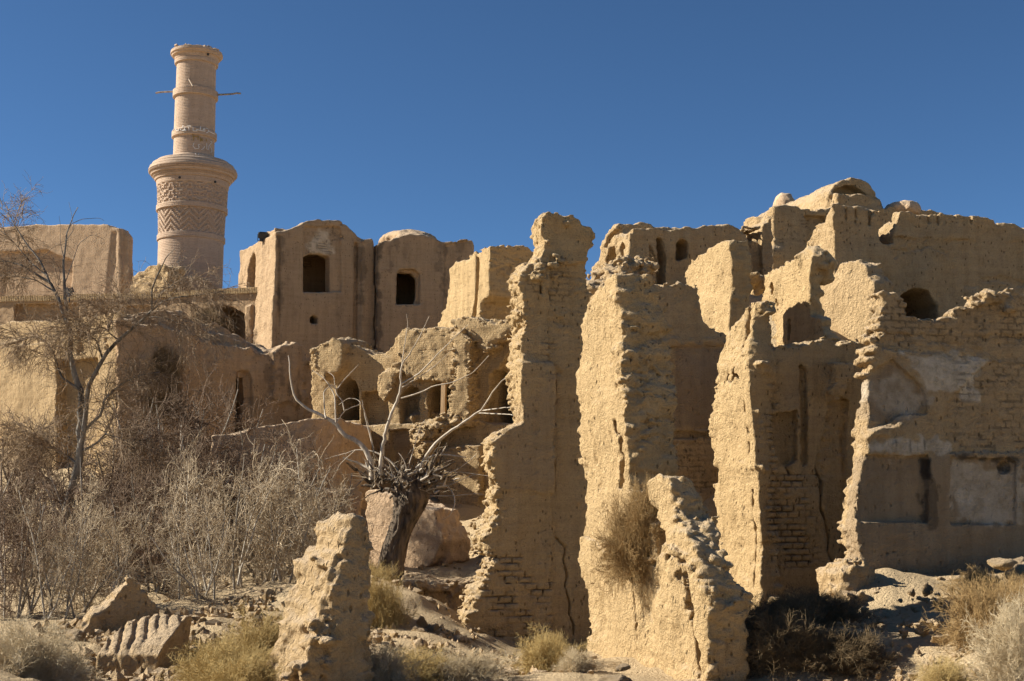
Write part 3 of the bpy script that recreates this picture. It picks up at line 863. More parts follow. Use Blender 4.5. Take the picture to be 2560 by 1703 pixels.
A.paint(2, [(776, 634), (770, 612), (785, 600), (800, 575), (822, 580), (828, 605), (838, 632)], .55, .08)
for x0, x1, y0, y1, am in [(699, 708, 590, 900, .4), (896, 906, 620, 900, .45), (740, 744, 735, 800, .2), (850, 856, 730, 800, .2), (712, 716, 600, 700, .2)]:
    A.paint(1, [(x0, y0), (x1, y0), (x1 - 2, y1), (x0 + 2, y1)], am, .12, wob=.12)
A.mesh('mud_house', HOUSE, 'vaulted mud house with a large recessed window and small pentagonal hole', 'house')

B = Ruin(937, 61.6, 14, .06, 22)
b_out = [(944, 606), (977, 599), (998, 591), (1028, 587), (1062, 590), (1090, 598), (1103, 605), (1134, 606), (1151, 599), (1181, 599), (1187, 609), (1189, 640), (1192, 960), (942, 960)]
B.front(b_out, 0, 5, rough=.02)
B.front([(1118, 605), (1200, 590), (1200, 960), (1112, 960)], -.6, .14, '-', rough=.03)
B.ball((1.9, 2.6, float(at(1028, 596, 64)[2]) - .2), (1.5, 2.2, .62), '+', .01)
B.front([(997, 676), (1005, 668), (1040, 668), (1055, 680), (1056, 756), (996, 756)], -.6, .3, '-', rough=.015)
B.front([(997, 678), (1006, 673), (1034, 676), (1047, 690), (1047, 735), (1040, 756), (996, 754)], -.6, 1.2, '-', rough=.02)
B.front([(960, 640), (1100, 640), (1100, 800), (960, 800)], .7, 4.4, '-', rough=.01)
B.build(crumb=0, zmin=4.6, lump=.011, fine=.006, streak=.014, k=.25)
for x0, x1, y0, y1, am in [(943, 950, 610, 900, .6), (975, 978, 610, 680, .3), (990, 993, 605, 640, .3), (1098, 1104, 606, 680, .35), (1112, 1117, 610, 740, .4), (1150, 1153, 605, 650, .3), (1012, 1016, 600, 640, .2)]:
    B.paint(1, [(x0, y0), (x1, y0), (x1 - 1, y1), (x0 + 1, y1)], am, .1, wob=.1)
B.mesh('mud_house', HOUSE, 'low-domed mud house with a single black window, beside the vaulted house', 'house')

Cc = Ruin(1222, 52, -60, .05, 23)
Cc.front([(1225, 609), (1164, 649), (1140, 654), (1134, 663), (1122, 676), (1123, 700), (1117, 744), (1103, 792), (1092, 815), (1085, 960), (1195, 960), (1200, 792), (1202, 758), (1222, 738)], 0, 3.2, rough=.04)
Cc.front([(1164, 640), (1172, 640), (1172, 690), (1166, 740), (1161, 830), (1146, 830), (1160, 740)], -.5, .6, '-', rough=.03)
Cc.rightedge([(1290, 607), (1317, 609), (1351, 610), (1370, 612), (1372, 900)], 0., .02)
Cc.build(zmin=2.5, lump=.012, fine=.010, pits=.04, streak=.012)
Cc.mesh('mudbrick_wall', MUD, 'ruined wall split by a deep crack on its sunlit side, beside the domed house')

P = Ruin(652, 61.9, -16, .06, 24)
p_top = [(-60, 747), (0, 745), (14, 743), (138, 741), (188, 738), (298, 736), (390, 735), (490, 728), (560, 724), (652, 720)]
P.front(p_top + [(656, 960), (-60, 960)], .0, 4, rough=.01)
P.front([(20, 757), (182, 756), (183, 870), (20, 870)], -.5, .5, '-', rough=.02)
P.front([(236, 763), (372, 762), (372, 870), (236, 870)], -.5, .25, '-', rough=.02)
P.front([(236, 790), (300, 788), (372, 800), (372, 870), (236, 870)], -.5, .5, '-', rough=.02)
P.front([(480, 960), (482, 800), (492, 776), (515, 762), (537, 757), (570, 765), (598, 783), (614, 800), (609, 822), (603, 840), (600, 960)], -.6, 2.4, '-', rough=.01)
P.front([(612, 765), (628, 760), (632, 960), (606, 960)], -.12, .5, rough=.02)
P.front([(198, 764), (206, 763), (204, 792), (197, 792)], -.5, .8, '-', rough=.005)
P.build(zmin=4.6, lump=.01, fine=.008, streak=.006, k=.08)
po = P.mesh('parapet_wall', HOUSE, 'long parapet wall topped by upright bricks, with a vaulted opening at its right', 'wall')
V, Q = [], []
rng = np.random.default_rng(3)
for x in np.arange(-60, 650, 4.3):
    u, z = P.fp([(x, np.interp(x, [q[0] for q in p_top], [q[1] for q in p_top]))])[0]
    box(V, Q, (u, .02, z - .1 - float(po.location.z) + rng.uniform(-.01, .01)), (.032, .12, .14), 0, rng.uniform(-.05, .05))
cp = np_mesh('coping', np.concatenate(V), np.concatenate(Q), False)
link('coping', cp, MUD2, po)

FL = Ruin(298, 67, -14, .07, 25)
FL.front([(-90, 578), (0, 569), (60, 564), (120, 561), (200, 560), (268, 561), (276, 568), (300, 571), (304, 960), (-90, 960)], 0, .9, rough=.025)
FL.front([(290, 571), (312, 577), (322, 590), (322, 625), (319, 665), (325, 690), (331, 740), (335, 960), (290, 960)], .3, .75, rough=.02)
FL.front([(-90, 626), (60, 623), (104, 621), (130, 634), (165, 645), (150, 960), (-90, 960)], -.6, .3, '-', rough=.03)
FL.front([(268, 575), (280, 575), (278, 700), (262, 960), (240, 960), (256, 700)], -.5, .06, '-', rough=.03)
FL.build(crumb=0, zmin=8, lump=.006, fine=.005, k=.12)
FL.mesh('mud_house', SMOOTH, 'smooth windowless plastered block at far left with a shallow recess', 'house')

Bo = Ruin(360, 66, -25, .06, 26)
Bo.front([(325, 690), (345, 675), (372, 664), (395, 661), (420, 665), (420, 732), (326, 733)], 0, 1.2, rough=.05)
Bo.front([(326, 736), (420, 733), (420, 900), (326, 900)], .4, 1.2, rough=.04)
Bo.build(zmin=8.5, lump=.03, fine=.03, pits=.06, k=.08)
Bo.mesh('broken_wall', MUD2, 'small broken chunk of mud wall wedged between smooth block and minaret')

# low mud house in the left middle
d_root_xy = at(290, 1233, 46)
D = Ruin(290, 46, 27, .05, 27)
D.front([(290, 800), (336, 806), (400, 812), (470, 834), (543, 857), (622, 875), (668, 884), (701, 886), (720, 872), (757, 872), (768, 888), (790, 905), (800, 1250), (290, 1250)], 0, 5, rough=.03)
D.front([(300, 802), (352, 790), (400, 782), (450, 790), (505, 815), (540, 828), (590, 846), (640, 868), (668, 880), (668, 1250), (300, 1250)], .7, 5, rough=.015)
D.front([(330, 795), (360, 783), (400, 775), (450, 780), (501, 806), (545, 810), (566, 823), (604, 841), (655, 870), (665, 1250), (330, 1250)], 1.5, 5, rough=.015)
D.front([(690, 872), (728, 862), (757, 866), (764, 885), (764, 1000), (680, 1000)], -.15, 3, rough=.05)
D.front([(603, 1100), (603, 938), (622, 938), (622, 1100)], -.6, 2.2, '-', rough=.01)
D.front([(600, 1100), (602, 930), (612, 920), (632, 924), (643, 945), (644, 1100)], -.6, .3, '-', rough=.01)
D.front([(385, 1000), (378, 940), (392, 890), (412, 868), (430, 885), (440, 930), (432, 975), (440, 1010)], -.5, 2, '-', rough=.09)
D.build(zmin=-1.5, lump=.02, fine=.014, streak=.03, pits=.01, k=.35)
D2 = Ruin(290, 46, -32, .05, 28)
D2.front([(-90, 868), (0, 855), (110, 840), (190, 830), (240, 826), (292, 801), (292, 1300), (-90, 1300)], 0, 4, rough=.04, face=.01)
D2.front([(-90, 820), (0, 812), (18, 805), (69, 804), (138, 798), (197, 792), (253, 785), (300, 779), (300, 1300), (-90, 1300)], .8, 4, rough=.02)
D2.front([(108, 898), (212, 890), (213, 1300), (106, 1300)], -.6, .5, '-', rough=.03)
D2.front([(-90, 845), (100, 833), (112, 838), (110, 850), (0, 862), (-90, 872)], -.5, .12, '-', rough=.04)
for (bx, by) in [(196, 845), (200, 862), (195, 880), (204, 872), (262, 850), (266, 868)]:
    D2.ballpx(bx, by, 0, (.12, .2, .14), '-', .05)
D2.build(zmin=-1.5, lump=.01, fine=.008, pits=.015, k=.3)
for x0, x1, y0, y1, am in [(645, 648, 890, 1050, .3), (664, 668, 890, 1050, .35), (676, 682, 890, 1050, .3), (700, 706, 890, 1000, .45), (716, 722, 900, 1050, .4), (740, 748, 890, 1050, .45), (760, 764, 900, 1050, .3), (500, 503, 860, 940, .2)]:
    D.paint(1, [(x0, y0), (x1, y0), (x1 - 1, y1), (x0 + 1, y1)], am, .1, wob=.1)
dr = empty('low_mud_house', (D.o[0], D.o[1], -1.5))
tag(dr, 'low mud house behind the bare tree, narrow black doorway and sloping mud roof', 'house')
bpy.context.view_layer.update()
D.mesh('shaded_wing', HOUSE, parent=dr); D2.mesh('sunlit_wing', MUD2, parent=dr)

# arcade of ruined alcoves in the middle
E_ = Ruin(1000, 43, -22, .042, 29)
e_top = [(779, 866), (804, 859), (812, 850), (832, 840), (849, 840), (858, 847), (861, 870), (880, 867), (894, 870), (913, 877), (930, 886), (953, 880), (969, 869), (980, 853), (992, 836), (1003, 823), (1020, 819), (1045, 822), (1073, 816), (1098, 815), (1138, 822),
         (1160, 814), (1174, 786), (1183, 786), (1194, 794), (1213, 800), (1239, 795), (1310, 795)]
E_.front(e_top + [(1330, 1330), (779, 1330)], 0.25, 2.3, rough=.045, face=.02)
E_.front([(779, 868), (804, 861), (832, 842), (849, 842), (856, 860), (850, 925), (835, 938), (815, 935), (806, 960), (790, 940)], -.25, .5, rough=.04)
E_.front([(996, 842), (1015, 825), (1045, 824), (1098, 817), (1138, 826), (1150, 900), (1130, 955), (1108, 962), (1090, 952), (1075, 950), (1050, 951), (1037, 958), (1000, 930), (985, 960), (960, 1000), (945, 985), (940, 940), (960, 925), (1000, 905)], -.1, .5, rough=.05)
E_.front([(1120, 835), (1160, 820), (1178, 850), (1172, 930), (1178, 960), (1176, 1052), (1118, 1050), (1122, 980), (1135, 930), (1130, 880)], -.45, .5, rough=.05)
E_.front([(1120, 800), (1174, 788), (1215, 802), (1310, 798), (1310, 838), (1280, 832), (1250, 852), (1215, 880), (1190, 860), (1150, 850)], -.3, .5, rough=.04)
E_.front([(808, 1048), (809, 960), (822, 942), (840, 936), (856, 945), (866, 970), (867, 1048)], -.6, 2.0, '-', rough=.03)
E_.front([(872, 1060), (872, 975), (915, 972), (940, 1000), (945, 1060)], -.6, .75, '-', rough=.03)
E_.front([(972, 1060), (972, 985), (985, 966), (1000, 958), (1019, 968), (1020, 1060)], -.6, .9, '-', rough=.03)
E_.front([(1042, 1052), (1042, 972), (1052, 956), (1072, 948), (1090, 954), (1102, 970), (1102, 1052)], -.6, 1.9, '-', rough=.03)
E_.ballpx(1070, 1050, 1.0, (.7, .6, .3), '+', .06); E_.ballpx(1048, 1000, 1.3, (.28, .4, .8), '+', .08)
E_.front([(1177, 1055), (1184, 1000), (1199, 948), (1225, 897), (1255, 857), (1283, 838), (1325, 850), (1325, 1055)], -.8, 1.0, '-', rough=.02)
E_.front([(1197, 1052), (1198, 930), (1212, 918), (1230, 925), (1244, 950), (1244, 1052)], -.6, 2.2, '-', rough=.02)
E_.front([(1281, 1052), (1282, 930), (1325, 920), (1325, 1052)], -.6, 2.2, '-', rough=.02)
# lower storey
E_.front([(870, 1068), (940, 1062), (1045, 1060), (1325, 1058), (1325, 1330), (779, 1330), (779, 1055)], .05, 2.3, rough=.03)
E_.front([(955, 1075), (1030, 1070), (1032, 1165), (985, 1190), (960, 1160)], -.5, .25, '-', rough=.03)
E_.front([(1098, 1120), (1200, 1112), (1206, 1330), (1090, 1330)], -.35, .5, rough=.04)
E_.front([(1206, 1330), (1207, 1150), (1213, 1122), (1228, 1112), (1325, 1105), (1325, 1330)], -.8, 2.0, '-', rough=.02)
for (bx, by, w_, r) in [(1062, 1090, -.3, .42), (1075, 1120, -.25, .4), (1085, 1075, -.2, .4), (1110, 1062, -.3, .35), (1145, 1058, -.35, .3), (1165, 1055, -.3, .25), (1060, 1140, -.1, .25)]:
    E_.ballpx(bx, by, w_, (r, r, r * .85), '+', .07)
E_.build(zmin=-1.4, lump=.012, fine=.008, pits=0, streak=.006, k=.05, crumb=.09,
         brick=[([(1010, 835), (1130, 830), (1130, 940), (1010, 940)], .03)])
eo = E_.mesh('ruined_arcade', MUDROW, 'crumbled two-storey row of arched alcoves with exposed brick above the middle arch', 'ruin')
V, Q = [], []
c = E_.fp([(1109, 1008)], -.05)[0]
box(V, Q, (c[0], -.05, c[1] - eo.location.z), (.075, .07, .66), 0, .02)
me = np_mesh('timber_post', np.concatenate(V), np.concatenate(Q), False)
link('timber_post', me, POSTM, eo)

Fw = Ruin(784, 38.5, 0, .045, 30)
Fw.plan([(500, 38.0), (700, 38.3), (784, 38.5), (850, 39.2), (925, 41.5), (925, 46), (500, 46)], -2.2, 5, rough=.02)
Fw.front([(520, 1088), (560, 1080), (640, 1064), (700, 1055), (760, 1046), (835, 1039), (868, 1045), (891, 1061), (913, 1092), (926, 1120), (930, 1400), (520, 1400)], -1, 8, '&', rough=.02)
Fw.build(crumb=0, zmin=-2.4, lump=.006, fine=.01, k=.2)
Fw.mesh('mud_enclosure', SMOOTH, 'smooth rounded mud enclosure wall in shade behind the thorny shrubs')

St = Ruin(830, 36.5, 12, .04, 31)
St.front([(770, 1240), (805, 1226), (880, 1224), (903, 1236), (908, 1400), (765, 1400)], 0, 2, rough=.03)
St.build(crumb=0, zmin=-2.6, lump=.02, fine=.012, k=.15)
St.mesh('mud_bench', SMOOTH, 'low shaded mud block below the rounded enclosure wall', 'block')

G = Ruin(1000, 33, -36, .035, 32)
G.front([(918, 1408), (917, 1232), (925, 1225), (942, 1222), (975, 1235), (1005, 1250), (1060, 1268), (1085, 1273), (1093, 1312), (1108, 1350), (1090, 1385), (1082, 1405), (1052, 1430), (1060, 1500), (900, 1500)], 0, 1.0, rough=.025)
G.front([(1080, 1280), (1091, 1290), (1108, 1330), (1124, 1350), (1120, 1400), (1100, 1430), (1070, 1430)], .35, 1.2, rough=.02)
G.build(crumb=0, zmin=-3, lump=.008, fine=.01, k=.1)
G.mesh('plaster_wall', SMOOTH, 'low sunlit plastered wall right behind the dead tree trunk')

# ------------------------------------------------------------------ upper right cluster
M1 = Ruin(1571, 38, 18, .045, 41)
M1.front([(1571, 578), (1585, 570), (1648, 574), (1691, 568), (1708, 565), (1739, 570), (1760, 565), (1825, 564), (1844, 572), (1863, 590), (1880, 640), (1905, 800), (1571, 800)], 0, 3.5, rough=.03, face=.02)
M1.front([(1540, 565), (1557, 545), (1581, 548), (1648, 560), (1691, 566), (1740, 585), (1740, 800), (1540, 800)], 1., 3.5, rough=.03)
M1.leftedge([(1560, 543), (1542, 548), (1519, 567), (1504, 593), (1489, 651), (1480, 679), (1476, 800)], 0., .3, .05)
M1.front([(1658, 582), (1672, 590), (1680, 640), (1678, 730), (1664, 730), (1662, 640)], -.5, .5, '-', rough=.04)
M1.front([(1640, 600), (1658, 640), (1662, 720), (1645, 720)], -.5, .12, '-', rough=.03)
M1.front([(1711, 640), (1711, 600), (1722, 591), (1735, 592), (1740, 602), (1739, 638)], -.5, .75, '-', rough=.015)
M1.end([(1506, 672), (1510, 640), (1520, 618), (1531, 615), (1534, 640), (1533, 672)], 0., -.5, 1.2, '-', rough=.03)
M1.end([(1539, 664), (1540, 620), (1546, 602), (1551, 615), (1551, 664)], 0., -.5, .4, '-', rough=.02)
M1.end([(1508, 620), (1512, 588), (1530, 570), (1534, 580), (1518, 600), (1514, 622)], 0., -.5, .3, '-', rough=.03)
M1.end([(1550, 590), (1556, 566), (1566, 560), (1562, 580), (1556, 600)], 0., -.5, .25, '-', rough=.03)
M1.build(zmin=4.6, lump=.014, fine=.010, pits=.04, streak=.012, k=.2)
M1.mesh('ruined_room', MUD2, 'roofed ruined room on the skyline with an arched niche and two dark side openings', 'ruin')

Rb = Ruin(1530, 35.5, 10, .04, 42)
for (bx, by, w_, r) in [(1500, 680, 0, .28), (1520, 700, -.2, .3), (1495, 715, -.1, .25), (1530, 675, .1, .3), (1560, 672, .2, .3), (1545, 690, -.1, .25), (1505, 745, -.2, .3), (1590, 680, .3, .3), (1490, 760, 0, .3), (1530, 740, 0, .4), (1580, 710, .3, .4)]:
    Rb.ballpx(bx, by, w_, (r * 1.1, r, r * .7), '+', .12)
Rb.front([(1480, 790), (1490, 720), (1540, 690), (1610, 690), (1640, 800), (1640, 900), (1480, 900)], .2, 2.5, rough=.1)
Rb.build(zmin=2.5, lump=.04, fine=.03, k=.1)
Rb.mesh('rubble_mound', MUD2, 'dark mound of fallen lumps below the roofed room, left of the round-headed pillar', 'mound')

M2 = Ruin(1822, 30, -72, .036, 43)
M2.front([(1711, 705), (1711, 680), (1721, 660), (1736, 649), (1754, 637), (1771, 626), (1794, 612), (1822, 602), (1828, 649), (1824, 753), (1822, 845), (1822, 1000), (1711, 1000)], 0, 2, rough=.03, face=.02)
M2.rightedge([(1840, 594), (1853, 596), (1861, 604), (1866, 640), (1868, 700), (1870, 1000)], 0., .04)
M2.build(zmin=1, lump=.012, fine=.010, pits=.06, streak=.004, holes=.02)
M2.mesh('mudbrick_wall', MUD, 'pitted sunlit wall slab with a slanting top below the roofed room')

M3 = Ruin(2052, 30.5, -72, .036, 44)
M3.front([(1871, 712), (1873, 690), (1884, 680), (1906, 672), (1926, 664), (1981, 657), (2010, 642), (2030, 642), (2025, 680), (2023, 700), (2024, 785), (2052, 797), (2058, 839), (2060, 1000), (1925, 1000), (1928, 850), (1930, 820), (1919, 775), (1905, 770), (1904, 725), (1890, 735), (1878, 728)], 0, 1.3, rough=.045, face=.02)
M3.front([(1979, 780), (1981, 730), (1994, 710), (2010, 692), (2030, 678), (2032, 790)], -.5, .7, '-', rough=.03)
M3.ballpx(1888, 695, -.05, (.3, .35, .25), '+', .06)
M3.rightedge([(2040, 640), (2062, 660), (2072, 690), (2070, 760), (2075, 790), (2072, 1000)], 0., .05)
for (bx, by, w_, r) in [(2040, 655, .3, .3), (2055, 670, .5, .3), (2065, 690, .6, .25), (1932, 725, 0, 0), (1942, 760, 0, 0)]:
    if r: M3.ballpx(bx, by, w_, r, '+', .1)
for (bx, by, r) in [(1931, 720, .14), (1940, 758, .12), (1973, 818, .15), (1972, 840, .1), (1975, 822, .12)]:
    M3.ballpx(bx, by, 0, (r * .6, r * 1.3, r), '-', .04)
M3.build(zmin=1.5, lump=.014, fine=.010, pits=.04)
M3.mesh('mudbrick_wall', MUD, 'sunlit broken wall with a scooped-out niche and a knob on its left')

M4 = Ruin(2184, 33.2, -58, .04, 45)
M4.front([(2070, 690), (2085, 668), (2096, 655), (2115, 662), (2140, 652), (2165, 660), (2170, 690), (2182, 700), (2186, 740), (2184, 1000), (2020, 1000), (2030, 700)], 0, .7, rough=.06, face=.02)
M4.build(zmin=1.5, lump=.012, fine=.008, pits=.03)
M4.mesh('mudbrick_wall', MUD2, 'ragged wall with sunlit top above the dark sunken room')

M5 = Ruin(2084, 35, 12, .042, 46)
M5.front([(2084, 516), (2095, 513), (2123, 517), (2155, 517), (2184, 525), (2240, 531), (2300, 536), (2326, 533), (2355, 531), (2397, 536), (2413, 546), (2445, 541), (2478, 547), (2520, 552), (2552, 559), (2562, 568), (2660, 570), (2660, 900), (2084, 900)], 0, 2.2, rough=.035, face=.03)
M5.leftedge([(2088, 513), (2074, 517), (2061, 530), (2055, 549), (2026, 559), (2010, 572), (2007, 588), (1990, 614), (1985, 640), (1980, 900)], 0., .3, .035)
M5.front([(2242, 480), (2243, 586), (2262, 592), (2280, 588), (2279, 566), (2284, 546), (2300, 480)], -1, 3, '-', rough=.03)
M5.front([(2262, 790), (2268, 755), (2285, 728), (2312, 714), (2345, 718), (2372, 756), (2372, 790)], -.6, 1.8, '-', rough=.03)
M5.front([(2244, 590), (2660, 600), (2660, 720), (2420, 715), (2390, 640), (2340, 610), (2246, 640)], -.3, .05, '-', rough=.05)
M5.front([(2470, 690), (2520, 684), (2580, 700), (2580, 712), (2520, 700), (2470, 702)], -.3, .1, '-', rough=.02)
for x in (2125, 2150, 2185, 2205, 2335, 2360, 2400, 2440):
    M5.front([(x, 515), (x + 5, 515), (x + 3, 556), (x + 1, 556)], -.3, .1, '-', rough=.03)
M5.build(zmin=2.5, lump=.016, fine=.009, pits=.03, streak=.008, holes=.03)
M5.mesh('mudbrick_wall', MUD2, 'broad high skyline wall with a notched top and dark arched hole at its base')

M6 = Ruin(1932, 44, 18, .055, 47)
M6.front([(1932, 517), (1945, 512), (1980, 514), (2032, 522), (2070, 520), (2215, 522), (2260, 560), (2260, 760), (1932, 760)], 0, 3, rough=.04, face=.03)
M6.leftedge([(1945, 508), (1929, 512), (1900, 520), (1887, 532), (1861, 534), (1832, 562), (1800, 600), (1790, 760)], 0., .3, .08)
M6.front([(2062, 530), (2068, 500), (2078, 476), (2097, 454), (2123, 446), (2149, 449), (2171, 463), (2194, 482), (2204, 498), (2212, 530)], .5, 6.5, rough=.02)
M6.front([(2084, 530), (2084, 490), (2098, 468), (2123, 458), (2148, 460), (2168, 474), (2190, 492), (2196, 530)], .2, .95, '-', rough=.02)
M6.front([(2093, 530), (2096, 486), (2140, 487), (2200, 497), (2206, 530)], .1, 2, rough=.04)
M6.ballpx(2128, 463, 1.0, .13, '-', .03)
M6.front([(2034, 530), (2040, 560), (2040, 620), (2060, 640), (2090, 640), (2090, 530)], -.6, .3, '-', rough=.03)
M6.build(zmin=5.5, lump=.02, fine=.012, pits=.03, k=.2, brick=[([(1950, 520), (2032, 520), (2032, 610), (1950, 610)], .04)])
M6.mesh('vaulted_ruin', MUD2, 'highest ruin on the hill with a long rounded vault roof', 'ruin')

Mk = Ruin(1905, 40, 18, .045, 48)
Mk.front([(1855, 566), (1902, 566), (1902, 572), (1855, 572)], -.3, 1.2, rough=.01)
Mk.front([(1845, 572), (1866, 570), (1870, 600), (1868, 760), (1845, 760)], 0, 1.2, rough=.05)
Mk.front([(1904, 572), (1914, 560), (1930, 540), (1936, 610), (1934, 760), (1902, 760)], -.1, 1.2, rough=.04)
Mk.front([(1860, 600), (1910, 600), (1910, 760), (1850, 760)], .1, 1.2, rough=.05)
Mk.build(zmin=5, lump=.02, fine=.015)
Mk.mesh('ruined_doorway', MUD2, 'small dark opening roofed by a flat slab below the vaulted ruin', 'ruin')

def dome(px, py, Y, r, label, seed):
    d = Ruin(px, Y, 10, .05, seed)
    d.ballpx(px, py, 0, r, '+', .04)
    d.build(crumb=0, lump=.01, fine=.008)
    d.mesh('mud_dome', SMOOTH, label, 'dome')
dome(1960, 516, 52, (.5, .5, .62), 'small eroded mud dome left of the long vault', 49)
dome(2253, 524, 46, (.62, .62, .3), 'shallow pale mud dome right of the long vault', 50)
M7 = Ruin(2232, 45.5, 14, .06, 51)
M7.front([(2215, 520), (2232, 517), (2290, 518), (2349, 530), (2420, 545), (2420, 760), (2215, 760)], 0, 1.5, rough=.03)
M7.build(zmin=6, lump=.025, fine=.02)
M7.mesh('mudbrick_wall', MUD2, 'shaded wall below the shallow pale dome, seen through the notch')

# ------------------------------------------------------------------ floodlights
def floodlight(px, py, Y, s, rz, label):
    p = at(px, py, Y)
    root = empty('floodlight', p); tag(root, label, 'floodlight', 'floodlights on the roofs')
    root.rotation_euler = (0, 0, rz)
    def part(name, L, mat):
        bm = bmesh.new()
        for c, h, rx in L:
            r = bmesh.ops.create_cube(bm, size=1)
            bmesh.ops.scale(bm, vec=Vector(h) * s * 2, verts=r['verts'])
            bmesh.ops.rotate(bm, cent=(0, 0, 0), matrix=__import__('mathutils').Matrix.Rotation(rx, 3, 'X'), verts=r['verts'])
            bmesh.ops.translate(bm, vec=Vector(c) * s, verts=r['verts'])
        bmesh.ops.bevel(bm, geom=bm.edges[:], offset=.02 * s, segments=2, affect='EDGES')
        me = bpy.data.meshes.new(name); bm.to_mesh(me); bm.free()
        return link(name, me, mat, root)
    part('housing', [((0, 0, 0), (.27, .16, .15), .35), ((0, .05, -.22), (.19, .10, .07), 0)], METAL)
    part('glass', [((0, -.165, .06), (.23, .012, .11), .35)], GLASS)
    part('bracket', [((-.29, 0, -.12), (.015, .04, .2), 0), ((.29, 0, -.12), (.015, .04, .2), 0), ((0, 0, -.32), (.3, .05, .015), 0), ((0, .02, -.5), (.03, .03, .2), 0)], METAL)
floodlight(658, 589, 61.5, .9, .3, 'black floodlight on the roof edge of the vaulted house')
floodlight(174, 727, 63.5, .85, -.9, 'dark floodlight behind the parapet wall at far left')
# ------------------------------------------------------------------ ground
GCP = [(-100, 1730, 13), (300, 1760, 14), (700, 1780, 13.5), (1280, 1800, 13), (1700, 1860, 12.8), (2100, 1850, 12.8), (2560, 1790, 12.5), (2800, 1700, 14),
      (60, 1650, 18), (120, 1640, 20), (180, 1600, 22), (300, 1735, 17.5), (300, 1715, 19.0), (400, 1705, 19.0), (430, 1650, 20.5), (500, 1590, 21.5), (520, 1570, 22), (600, 1545, 23), (690, 1500, 24.5), (740, 1480, 26), (620, 1660, 18.5), (700, 1640, 19),
      (450, 1495, 29), (560, 1490, 29), (200, 1500, 30), (50, 1510, 30), (-100, 1500, 32), (330, 1480, 31), (450, 1415, 36), (200, 1420, 36), (700, 1400, 35), (700, 1350, 37.5), (500, 1340, 39), (850, 1420, 33), (100, 1340, 41), (0, 1330, 44),
      (900, 1450, 30), (940, 1475, 26), (1000, 1475, 25.6), (1055, 1500, 24.6), (1100, 1560, 23.2), (1125, 1620, 21.8), (1000, 1610, 20.5), (950, 1690, 17.8), (1120, 1690, 19), (1250, 1685, 19.5), (900, 1560, 23), (890, 1640, 19.5),
      (1110, 1650, 27), (1180, 1660, 26.5), (1060, 1600, 27.5),
      (960, 1452, 30), (1040, 1440, 31), (1170, 1425, 31.5), (1150, 1400, 33), (1220, 1375, 34), (1060, 1420, 33), (1200, 1300, 38), (1120, 1292, 39), (1150, 1268, 41.5), (1230, 1276, 41.5), (1350, 1300, 40),
      (1320, 1660, 21.5), (1400, 1650, 21.5), (1250, 1650, 22), (1440, 1660, 19.5), (1560, 1715, 16), (1690, 1780, 15.2),
      (1950, 1720, 16.5), (2100, 1705, 16.6), (2250, 1690, 16.4), (2060, 1640, 17.4), (2200, 1615, 17.4), (1960, 1590, 18.6), (2060, 1575, 18.6), (2130, 1480, 21.8), (2180, 1425, 22.4), (2300, 1440, 22.4), (2450, 1432, 22.4), (2600, 1418, 22.7), (2000, 1520, 22.6), (1900, 1520, 24.5), (2000, 1515, 24.8), (2080, 1500, 25), (1800, 1520, 26), (1950, 1490, 26.5), (2150, 1475, 24), (2130, 1485, 23.2), (2100, 1545, 21), (2200, 1520, 21), (2300, 1500, 21), (2450, 1475, 21), (2600, 1455, 21), (2200, 1560, 19.6),
      (2350, 1565, 18.8), (2500, 1550, 17.8), (2370, 1660, 16.2), (2500, 1700, 14.6), (2600, 1600, 16.2), (2800, 1500, 18)]
cpw = [at(*c) for c in GCP]
cpw += [np.array(c, float) for c in [(0, 0, -1.75), (-6, 4, -2), (6, 4, -2), (-12, 12, -2.1), (14, 12, -2), (0, 8, -1.95),
        (-14, 46, .5), (-8, 50, 2), (-20, 50, 2), (-25, 48, .8), (-30, 60, 6), (-20, 62, 6.5), (-10, 62, 6), (-4, 60, 5), (0, 54, 4.2), (3, 60, 6), (-18, 72, 10), (-35, 75, 10),
        (4.5, 28, .2), (7, 29, 1.0), (4, 33, 2.5), (8.5, 32.2, 3.2), (2, 36, 2.6), (4, 42, 6.3), (8, 42, 6.8), (11, 50, 8.5), (11, 36, 4), (15, 37, 4.2), (15, 44, 6.5), (20, 52, 8.5), (12, 27, .5), (14, 25, -.3), (10, 29, 1.5), (18, 30, 1),
        (8.3, 35.2, 4.4), (7.6, 34, 4.6), (9, 36, 4.6), (7, 37, 5.4), (11, 34.5, 3.6), (12.5, 35, 3.6),
        (-6, 44, .1), (-2, 44.5, .2), (1, 45, .5), (-3, 50, 3.6), (0, 85, 9), (30, 85, 9), (-40, 90, 9)]]
cpw = np.array(cpw)
def tps_fit(P, z, lam=.02):
    d = np.hypot(P[:, None, 0] - P[None, :, 0], P[:, None, 1] - P[None, :, 1])
    K = d ** 2 * np.log(d + 1e-9) + lam * np.eye(len(P)) * d.mean() ** 2 * .02
    A = np.concatenate([np.ones((len(P), 1)), P], 1)
    M = np.block([[K, A], [A.T, np.zeros((3, 3))]])
    return np.linalg.solve(M, np.concatenate([z, np.zeros(3)]))
tw = tps_fit(cpw[:, :2], cpw[:, 2])
